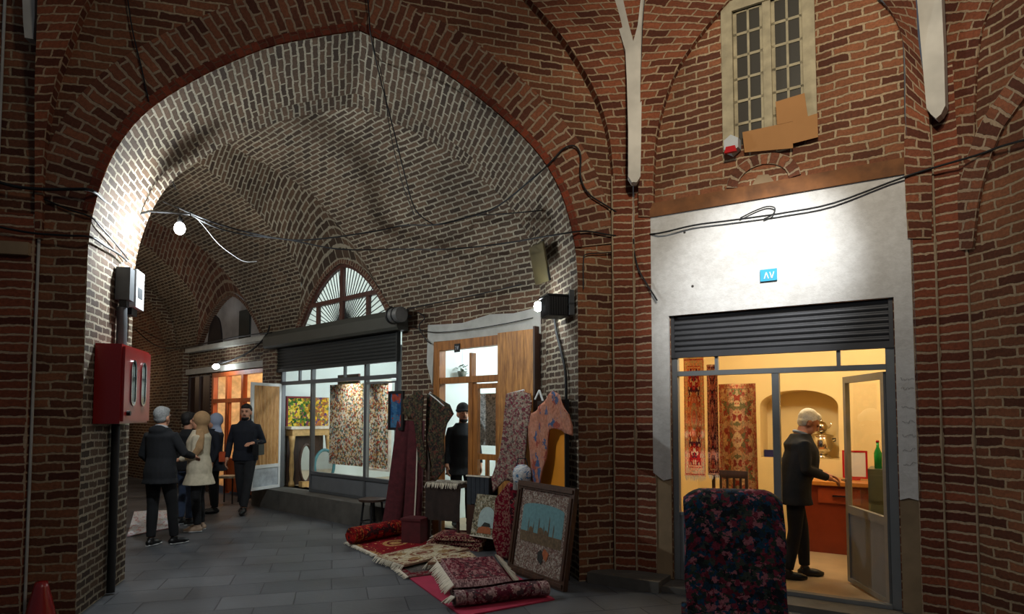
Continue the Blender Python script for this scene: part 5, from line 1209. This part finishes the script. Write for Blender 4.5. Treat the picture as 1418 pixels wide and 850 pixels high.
def person(label,loc,rz,H=1.72,J=None,lean=0.,headpitch=0.,headyaw=0.,top='black',bottom='dark',hair=HAIRD,hairlong=0.,shoe=SHOE,beard=None,belly=0.,skin=None,coat=.0,fat=1.,sole=None,group=None,fingers='curl',hood=None,collar=None,cap=None,scarf=None,sex='m',base=0.):
    skin=skin or SKIN
    root=thing('person',label,'person',(loc[0],loc[1],base),rz,group); k=H/1.75
    j=dict(hipL=(.09,0,.92),hipR=(-.09,0,.92),kneeL=(.10,-.015,.50),kneeR=(-.10,-.015,.50),ankL=(.105,.02,.085),ankR=(-.105,.02,.085),
        shL=(.168,0,1.368),shR=(-.168,0,1.368),elL=(.235,.03,1.13),elR=(-.235,.03,1.13),wrL=(.245,-.06,.88),wrR=(-.245,-.06,.88),footL=(0,-1),footR=(0,-1))
    if J: j.update(J)
    sway=lambda z: -lean*max(0,z-.95)   # forward is -y
    def V(p): return Vector((p[0]*k,p[1]*k,p[2]*k))
    def Vs(p): return Vector((p[0]*k,(p[1]+sway(p[2]))*k,p[2]*k))
    w=1. if sex=='m' else .9
    def torso(m,g=0.,z0=.84,zt=1.5,flare=0.):
        R=[(.84,.172,.122),(.92,.172,.125),(1.0,.155,.115+belly*.4),(1.1,.15,.11+belly),(1.2,.155,.115+belly*.7),(1.3,.165,.118),(1.37,.168,.108),(1.405,.135,.092),(1.44,.098,.078),(1.475,.072,.066),(1.50,.062,.062)]
        rr=[((0)*k,(sway(z)-(.02+belly*.5 if 1<z<1.35 else 0))*k,z*k,(rx*w*fat+g)*k,(ry*fat+g)*k) for z,rx,ry in R if z<=zt]
        if z0<.84: rr=[(0,0,z0*k,(.175*w*fat+g+flare)*k,(.125*fat+g+flare)*k)]+rr
        m.loft(rr,20)
    def arm(m,s,g=0.,end=1.):
        sh,el,wr=Vs(j['sh'+s]),Vs(j['el'+s]),Vs(j['wr'+s]); sg=1 if s=='L' else -1
        inn=sh+Vector((-sg*.05*k,0,-.01*k)); mid=sh.lerp(el,.5); fm=el.lerp(wr,.4)
        e_=el.lerp(wr,end)
        m.tube([inn,sh,mid,el,fm,e_],[(.062+g)*k,(.058+g)*k,(.047+g)*k,(.041+g)*k,(.038+g)*k,(.028+g)*k],12)
    def leg(m,s,g=0.,end=1.):
        h,kn,an=V(j['hip'+s]),V(j['knee'+s]),V(j['ank'+s]); e_=kn.lerp(an,end)
        m.tube([h+Vector((0,0,.03*k)),h.lerp(kn,.35),kn,kn.lerp(an,.35),e_],[(.092+g)*k,(.08+g)*k,(.056+g)*k,(.055+g)*k,((.038+g*1.3))*k],12)
    body=MB(); torso(body,-.012); 
    for s in 'LR': arm(body,s,-.006); leg(body,s,-.01)
    nb=Vs((0,0,1.47)); hc=Vs((0,-.015-headpitch*.08,1.60))+Vector((0,0,-.03*headpitch))*k
    M=Matrix.Rotation(headyaw,4,'Z')@Matrix.Rotation(headpitch,4,'X')
    body.tube([nb+Vector((0,.0,-.04)),nb.lerp(hc,.5)+Vector((0,.012,0)),hc+M@Vector((0,.02,-.03))*k],[.058*k,.052*k,.05*k],12)
    q=k*1.07
    body.ell(hc+M@Vector((0,.012,.03))*q,(.077*q,.096*q,.098*q),M,18,12)           # cranium
    body.ell(hc+M@Vector((0,-.03,-.035))*q,(.058*q,.062*q,.078*q),M,16,10)        # jaw / face
    body.ell(hc+M@Vector((0,-.062,-.085))*q,(.026*q,.024*q,.022*q),M,10,7)        # chin
    body.tube([hc+M@Vector((0,-.086,.02))*q,hc+M@Vector((0,-.108,-.018))*q,hc+M@Vector((0,-.094,-.03))*q],[.009*q,.015*q,.012*q],8)
    body.tube([hc+M@Vector((-.045,-.076,.028))*q,hc+M@Vector((0,-.09,.03))*q,hc+M@Vector((.045,-.076,.028))*q],[.010*q]*3,8)
    for s in (-1,1): body.ell(hc+M@Vector((s*.077,.012,-.008))*q,(.011*q,.02*q,.032*q),M,8,6)
    # hands
    for s in 'LR':
        sg=1 if s=='L' else -1; el,wr=Vs(j['el'+s]),Vs(j['wr'+s]); D=(wr-el).normalized(); 
        side=Vector((0,-1,0)) if abs(D.z)>.6 else Vector((-sg,0,.2)); side=(side-D*side.dot(D)).normalized(); nrm=D.cross(side)*sg   # palm normal
        pc=wr+D*.05*k; R3=Matrix((side,nrm,D)).transposed().to_4x4()
        body.ell(pc,(.040*k,.017*k,.052*k),R3,12,8); body.tube([wr-D*.02,wr+D*.03*k],[.027*k,.03*k],10)
        palm=nrm if nrm.x*sg<0 else -nrm
        for f,(o,ln) in enumerate(((.030,.068),(.011,.078),(-.010,.072),(-.029,.056))):
            a=pc+side*o*k+D*.040*k; b=a+D*ln*.5*k+palm*.006*k; c=b+D*ln*.32*k+palm*ln*.25*k; d=c+D*ln*.12*k+palm*ln*.28*k
            body.tube([a-D*.02*k,a,b,c,d],[.0095*k,.0092*k,.0086*k,.008*k,.0068*k],7)
        a=wr+D*.025*k+side*.026*k; body.tube([a,a+side*.03*k+D*.025*k+palm*.008*k,a+side*.034*k+D*.058*k+palm*.016*k],[.014*k,.012*k,.009*k],8)
    # feet
    for s in 'LR':
        an=V(j['ank'+s]); fx,fy=j['foot'+s]; F_=Vector((fx,fy,0)).normalized(); body.tube([an+Vector((0,0,.0))-F_*.03,an+F_*.05*k+Vector((0,0,-.035*k)),an+F_*.13*k+Vector((0,0,-.055*k))],[.035*k,.034*k,.026*k],8)
    remesh(body.build('body',skin,root),.0065 if beard or hair is HAIRW else .009,3)
    # face details
    for s in (-1,1):
        m=MB(); m.ell(hc+M@Vector((s*.030,-.083,.012))*q,(.010*q,.006*q,.006*q),M,8,6); m.build('eye',plain('dark_eye',(24,18,16),.3),root)
        m=MB(); m.tube([hc+M@Vector((s*.014,-.092,.030))*q,hc+M@Vector((s*.045,-.080,.032))*q],.005*q,6); m.build('eyebrow',hair,root)
    m=MB(); m.tube([hc+M@Vector((-.022,-.084,-.056))*q,hc+M@Vector((0,-.092,-.055))*q,hc+M@Vector((.022,-.084,-.056))*q],.005*q,6); m.build('mouth',plain('lips',(140,76,66),.6),root)
    if beard:
        m=MB(); m.ell(hc+M@Vector((0,-.037,-.082))*q,(.057*q,.052*q,.034*q),M,14,9); m.tube([hc+M@Vector((-.026,-.086,-.043))*q,hc+M@Vector((0,-.096,-.040))*q,hc+M@Vector((.026,-.086,-.043))*q],.008*q,6); remesh(m.build('beard',beard,root),.008,1)
    if hair and not scarf:
        m=MB(); m.ell(hc+M@Vector((0,.026,.045))*q,(.083*q,.096*q,.094*q),M,20,12); m.ell(hc+M@Vector((0,.048,-.008-hairlong))*q,(.076*q,.056*q,.06*q+hairlong),M,16,10); m.ell(hc+M@Vector((0,-.03,.085))*q,(.066*q,.055*q,.045*q),M,14,8); remesh(m.build('hair',hair,root),.008,2)
    if cap:
        m=MB(); m.ell(hc+M@Vector((0,.010,.065))*q,(.088*q,.104*q,.095*q),M,18,12); m.tube([hc+M@Vector((.088*cos(a),.10*sin(a),.045))*q for a in [2*pi*t/20 for t in range(21)]],.014*q,8); remesh(m.build('cap',cap,root),.009,2)
    # clothes
    m=MB()
    for s in 'LR': leg(m,s,.012,.94)
    m.loft([(0,0,.80*k,.165*w*fat*k,.115*fat*k),(0,0,.92*k,.178*w*fat*k,.128*fat*k),(0,0,1.0*k,.165*w*fat*k,.122*fat*k)],18)
    remesh(m.build('trousers',CL[bottom],root),.012,3)
    m=MB(); torso(m,.018 if coat<.1 else .03,.84-coat,1.48,.015 if coat<.1 else .05); 
    for s in 'LR': arm(m,s,.012,.93)
    if hood: m.ell(Vs((0,.07,1.44)),(.12*k,.07*k,.07*k),None,14,8)
    remesh(m.build('jacket' if not scarf else 'blouse',CL[top],root),.012,2)
    if collar: m=MB(); m.tube([nb+Vector((.066*k*cos(a),.06*k*sin(a)+.0,.012*k+.02*k*sin(a))) for a in [2*pi*t/18 for t in range(19)]],.016*k,8); m.build('collar',collar,root)
    for s in 'LR':
        an=V(j['ank'+s]); fx,fy=j['foot'+s]; F_=Vector((fx,fy,0)).normalized(); z=an.z
        m=MB(); b=an+Vector((0,0,-.04*k)); m.tube([b-F_*.07*k,b-F_*.04*k,b+F_*.04*k+Vector((0,0,-.003)),b+F_*.12*k+Vector((0,0,-.012*k)),b+F_*.19*k+Vector((0,0,-.018*k))],[.022*k,.041*k,.043*k,.042*k,.02*k],12); m.tube([an+Vector((0,0,.02)),b],[.045*k,.042*k],10)
        sh=remesh(m.build('shoe',shoe,root),.01,2)
        if sole: m=MB(); m.tube([b-F_*.06*k+Vector((0,0,-.03*k)),b+F_*.08*k+Vector((0,0,-.033*k)),b+F_*.18*k+Vector((0,0,-.03*k))],[.03*k,.042*k,.03*k],10,flat=.35); m.build('sole',sole,sh)
    if scarf:
        m=MB(); m.ell(hc+M@Vector((0,.03,.03))*q,(.10*q,.112*q,.118*q),M,20,12); m.loft([(0,.03*k+sway(1.3)*k,1.26*k,.15*k,.11*k),(0,.03*k+sway(1.3)*k,1.36*k,.17*k,.11*k),(0,.02*k+sway(1.4)*k,1.44*k,.14*k,.10*k),(0,.02*k+sway(1.5)*k,1.50*k,.08*k,.08*k),(0,.015*k+sway(1.5)*k,1.56*k,.075*k,.085*k)],18)
        remesh(m.build('headscarf',scarf,root),.011,3)
    return root,hc,M,q
# man inside the right shop : profile, facing right, looking at his hands
sp=flo(1108,802,.052)
old,hc,M,q=person('white haired man in a dark suit looking at his hands inside the lit shop',(sp.x-.02,sp.y+.06),math.radians(82),1.63,
  dict(elL=(.225,-.08,1.12),wrL=(.12,-.33,1.05),elR=(-.225,-.04,1.12),wrR=(-.11,-.30,1.03),kneeL=(.09,-.10,.50),ankL=(.09,-.12,.085),ankR=(-.10,.10,.085),kneeR=(-.10,.02,.49)),lean=.16,headpitch=.55,top='black',bottom='dark',hair=HAIRW,coat=.08,belly=.03,fat=1.2,skin=SKIND,collar=plain('pale_blue_shirt',(150,164,184),.8),base=.052)
# walking man
p=flo(338,711)
person('bearded man in dark jacket walking toward the camera with a bag under his arm',(p.x,p.y),math.radians(8),1.80,
  dict(elL=(.26,.05,1.13),wrL=(.16,-.20,1.12),elR=(-.25,.05,1.13),wrR=(-.26,-.06,.87),kneeL=(.075,-.10,.52),ankL=(.03,-.16,.10),kneeR=(-.075,.02,.50),ankR=(-.05,.12,.10),hipL=(.08,0,.92),hipR=(-.08,0,.92)),top='navy',bottom='charcoal',hair=HAIRD,beard=HAIRD,skin=SKIN,fat=1.04,collar=CL['navy'])
root=thing('hand_bag','small black bag held under the arm of the walking man','bag',(p.x+.26,p.y-.10,1.00),0)
m=MB(); m.box(-.05,.05,-.14,.10,-.04,.13); b=m.build('bag_body',plain('black_leather',(18,18,19),.45),root); bv=b.modifiers.new('b','BEVEL'); bv.width=.03; bv.segments=3; m=MB(); m.tube([(0,-.1,.12),(0,-.06,.18),(0,.04,.18),(0,.07,.12)],.008,6); m.build('strap',plain('black_leather',(18,18,19)),root)
# left man, back to camera
p=flo(216,757)
person('grey haired man seen from behind in a black hooded jacket at the left pier',(p.x+.0,p.y+.05),math.radians(172),1.72,
  dict(elL=(.27,-.02,1.13),wrL=(.20,-.16,1.0),elR=(-.29,-.05,1.15),wrR=(-.26,-.28,1.10),ankL=(.09,.02,.085),ankR=(-.13,-.12,.085),kneeR=(-.12,-.08,.5),footR=(-.5,-1)),top='black',bottom='dark',hair=HAIRG,hood=True,coat=.06,fat=1.12,sole=SOLE,collar=plain('white_collar',(170,170,170),.8))
# person in jeans behind him
p=flo(228,732)
person('person in black top and blue jeans half hidden behind the grey haired man',(p.x+.12,p.y+.35),math.radians(150),1.66,dict(),top='black',bottom='jeans',hair=HAIRD,sole=SOLE)
# woman with scarf
p=flo(274,735)
wom,_a,_b,_c=person('woman in tan headscarf, cream blouse and black trousers, seen from the side',(p.x,p.y),math.radians(-78),1.66,
  dict(elL=(.20,-.02,1.12),wrL=(.16,-.24,1.05),elR=(-.20,-.02,1.12),wrR=(-.14,-.25,1.05)),top='cream',bottom='dark',hair=HAIRD,scarf=CL['tan'],coat=.16,shoe=SHOET,sex='f',fat=1.14,sole=SOLE)
root=wom; 
m=MB(); m.tube([(.10,.02,1.40),(.17,.04,1.3),(.21,.04,1.15),(.215,-.02,1.06),(.20,-.14,1.02)],[.055,.06,.055,.05,.035],12,flat=.6); remesh(m.build('shoulder_cloth',CL['tan'],root),.012,3)
# person behind the woman with dark clothes and blue headscarf
p=flo(295,710)
person('person in dark navy coat and blue patterned headscarf behind the woman in cream',(p.x,p.y),math.radians(-60),1.64,dict(),top='navy',bottom='dark',hair=HAIRD,scarf=cells('blue_patterned_scarf',[(40,60,120),(150,160,180),(30,40,80),(60,80,140)],30),coat=.1,sex='f',fat=1.12)
root=thing('orange_bag','small orange bag hanging beside the person in navy','bag',(p.x+.21,p.y-.15,.95),0); m=MB(); m.box(-.05,.05,-.04,.04,-.1,.06); m.build('bag_body',plain('orange_cloth',(170,70,34),.8),root); m=MB(); m.tube([(-.03,0,.05),(-.02,0,.2),(.02,0,.2),(.03,0,.05)],.006,5); m.build('strap',BLK,root)
# man in the doorway with woollen cap
dp=at(641,640,8.9)
person('bearded man in black woollen cap and coat standing in the honey wooden doorway',(dp.x,8.85),math.radians(20),1.66,dict(),top='black',bottom='dark',hair=HAIRD,beard=HAIRD,cap=plain('black_wool',(16,16,17),.95,0,.2,40,.004),skin=SKIN,coat=.1,base=.102)
# ================= CABLES =================
def cab(name,lab,segs,r=.008,mat=None,sag=0):
    pts=[]
    for fr,d,px in segs:
        for a,b in px:
            x,z=fr.hit(a,b,d); pts.append(fr.p(x,d,z))
    C=crom([tuple(p) for p in pts],4); m=MB(); m.tube([Vector(c) for c in C],r,6)
    o=m.build(name,mat or CABLE); return tag(o,lab,'cable')
def jam(px,d=.03):  # points on the left jamb plane, returned as world
    fr=Frame(tuple(FA.p(d,0,0).xy),15.3+90); return fr
JL=jam(0,.05)
cab('cable','thick black cable sagging across the left pilaster to the lit jamb',[(FA,-.12,[(-20,246),(20,258),(60,262),(100,262),(128,264)]),(JL,0,[(150,282),(172,287),(190,275),(199,250),(205,230),(225,228),(240,240)])],.013)
cab('cable','thin black cable crossing the left pilaster down to the meter box',[(FA,-.12,[(-20,310),(40,322),(90,326),(125,328)]),(JL,0,[(145,340),(165,352),(176,362)])],.009)
cab('cable','thin black cable curling from the pier edge down to the switch box',[(FA,-.03,[(60,275),(95,290),(125,300)]),(JL,0,[(140,315),(158,335),(172,352),(178,360)])],.007)
cab('cable','looped black cable beside the bulb on the lit arch soffit',[(JL,0,[(185,290),(192,262),(205,235),(215,222),(232,236),(243,262)])],.007)
cab('cable','black wire falling down the left spandrel above the arch',[(FA,-.04,[(175,-15),(183,40),(195,90),(206,140)])],.006)
cab('cable','black wires dropping over the crown of the arch',[(FA,-.06,[(508,-15),(511,20),(513,46)]),(FA,.3,[(522,90),(545,180),(560,240),(575,290),(600,311)])],.006)
cab('cable','second thin wire hanging inside the vault from the arch crown',[(FA,.3,[(515,60),(530,110),(540,180),(556,250),(574,298)])],.004)
cab('cable','black cable strung across the vault and looping up over the right pier',[(FA,1.1,[(246,287),(290,306)]),(FA,1.5,[(345,322),(400,332),(450,330),(520,320),(560,312)]),(FA,.6,[(605,311),(650,300),(690,285)]),(FA,-.05,[(740,245),(765,222),(780,206),(795,202),(804,215),(804,245),(815,268),(840,285),(862,300),(882,322)])],.009)
cab('cable','long black cable across the vault, the pier and the white plaster to the right',[(FA,1.1,[(250,288),(292,312)]),(FA,1.5,[(340,325),(400,332),(470,345),(550,345)]),(FA,.7,[(620,345),(690,338)]),(FA,-.05,[(770,325),(810,320),(850,326),(880,325)]),(FS,-.07,[(912,323),(960,312),(1005,306),(1050,300),(1090,294),(1155,281),(1258,243)]),(FF,-.05,[(1352,215),(1385,203),(1425,192)])],.0085)
cab('cable','thin cable strung over the vault above the wooden door',[(FW,-.25,[(480,322),(530,318),(580,310),(640,300)]),(FA,.6,[(700,296),(760,290)])],.006)
cab('cable','thin cable running along the corridor wall above the shutter hood',[(FW,-.12,[(555,430),(600,420),(660,408),(722,394)])],.008)
cab('cable','cable along the torn plaster edge above the honey door',[(FW,-.06,[(570,452),(600,460),(650,456),(700,448),(738,440)])],.006)
cab('cable','short bent cable right of the motor drum',[(FW,-.07,[(578,432),(588,440),(580,452),(590,470),(597,476)])],.008)
cab('cable','black cable hanging from the junction down the plaster edge',[(FA,-.12,[(882,325),(878,345)]),(FS,-.06,[(884,372),(895,392),(905,408),(910,416)])],.008)
cab('cable','small loop of black cable on the white plaster above the shop',[(FS,-.055,[(1025,302),(1045,292),(1062,286),(1073,288),(1070,297),(1058,303)])],.006)
cab('cable','pair of thick cables hanging from the black box down the right jamb',[(Frame(tuple(FA.p(4.26-.03,0,0).xy),15.3-90),0,[(768,440),(771,462),(778,490),(783,515),(784,550),(782,575)])],.016)
cab('cable','thin dark wire standing on the brick pier right of the black box',[(FA,-.03,[(862,348),(840,350),(812,352),(808,362),(808,400)])],.006)
cab('cable','grey cable running down the right edge of the upper window wall',[(FS,-.05,[(1215,-5),(1238,18),(1250,45),(1253,100),(1254,160),(1257,214)])],.009,GALV)
cab('cable','white wire swinging from the bulb toward the vault',[(FA,1.3,[(255,292),(275,305),(300,335),(318,350),(338,362),(356,362)])],.0035,plain('white_wire',(96,96,94),.6))
cab('cable','dark cable strung below the far plaster lunette',[(FW,-.2,[(186,455),(215,478),(250,482),(290,474),(330,466),(376,460)])],.012)
cab('cable','sagging dark cable bundle by the left end of the shutter hood',[(FW,-.2,[(300,505),(330,495),(352,482),(368,465),(374,450)])],.016)
root=thing('junction_box','dark junction box where the cables meet on the brick pier','junction box',FA.p(FA.hit(882,335,-.14)[0],-.10,FA.hit(882,340,-.14)[1]),FA.a)
bx('case',[(-.035,.035,-.03,.03,-.02,.07)],BLK,root); bx('gland',[(-.015,.015,-.015,.015,-.05,-.02)],BLK,root)
LB=200;LF=130;LT=30;LS1=56;LS2=105;LS3=75;LS4=50;LD=150;LSP=950;LW=430;LC=48;WORLD=.08;EXPO=0.
# ================= LIGHT + CAMERA =================
def point(loc,col,e,r=.05,name='point_light'):
    l=bpy.data.lights.new(name,'POINT'); l.energy=e; l.color=col; l.shadow_soft_size=r
    o=bpy.data.objects.new(name,l); o.location=loc; COL.objects.link(o); return o
def spot(loc,to,col,e,ang,blend=.6,r=.06):
    l=bpy.data.lights.new('spot_light','SPOT'); l.energy=e; l.color=col; l.shadow_soft_size=r; l.spot_size=math.radians(ang); l.spot_blend=blend
    o=bpy.data.objects.new('spot_light',l); o.location=loc; o.rotation_euler=(Vector(to)-Vector(loc)).to_track_quat('-Z','Y').to_euler(); COL.objects.link(o); return o
COOL=(.86,.95,1.); WARM=(1.,.89,.70); NEUT=(1.,.93,.82)
point(BULB_P+Vector((0,0,-.10)),COOL,LB,.04)
point(FLOOD_P,COOL,LF,.05)
point(TUBE_P,COOL,LT,.06)
# the shops' own ceiling lamps, followed by extra lights without fixtures
point(FS.p(1.0,1.2,2.65),WARM,LS1,.12); point(FS.p(2.2,1.6,2.5),WARM,LS1*.35,.1)
point(FW.p(-4.3,1.5,3.6),COOL,LS2,.15); point(FW.p(-1.0,1.2,2.7),COOL,LS3,.12); point(FW.p(-7.6,1.0,2.6),WARM,LS4,.1)
point(FW.p(-4.2,.9,1.9),COOL,LS2*.35,.3)  # soft point at head height in the window shop
for x in (-4.3,-3.1): spot(FW.p(x,.07,2.5),FW.p(x,.32,1.3),NEUT,110,100,1.,.05)  # display spots added to brighten the tapestries from the front
point(FW.p(-13.2,-1.3,2.7),(1,.7,.45),22,.1)  # warm light added to brighten the far passage wall
# out of view over the crossing: an added fill, then the wall's spot lamps
point((1.3,1.3,5.4),NEUT,LD,.35)
spot((1.75,2.9,4.7),FS.p(1.0,0,2.85),(.93,.97,1.),LSP,32,1.,.05)
spot((.9,1.9,5.3),FS.p(1.0,0,4.4),WARM,LW,70,1.,.1)
# unseen lights added in the corridor to brighten the vault
point(FW.p(-4.6,-2.6,3.9),NEUT,LC,.25); point(FW.p(-9.2,-2.4,3.6),(1,.8,.6),LC*.5,.25)
w=bpy.data.worlds.new('World'); SC.world=w; w.use_nodes=True; bg=w.node_tree.nodes['Background']; bg.inputs[0].default_value=(.80,.86,1.,1); bg.inputs[1].default_value=WORLD
cam=bpy.data.cameras.new('Camera'); co=bpy.data.objects.new('Camera',cam); COL.objects.link(co); co.location=(0,0,EYE); co.rotation_euler=(math.radians(93.),0,0)
cam.sensor_width=36; cam.lens=36*FPX/1418; cam.shift_y=(CY-425)/1418.; cam.clip_start=.05
SC.camera=co
vs=SC.view_settings; vs.view_transform='Standard'; vs.look='None'; vs.gamma=1; vs.exposure=EXPO; vs.use_curve_mapping=False
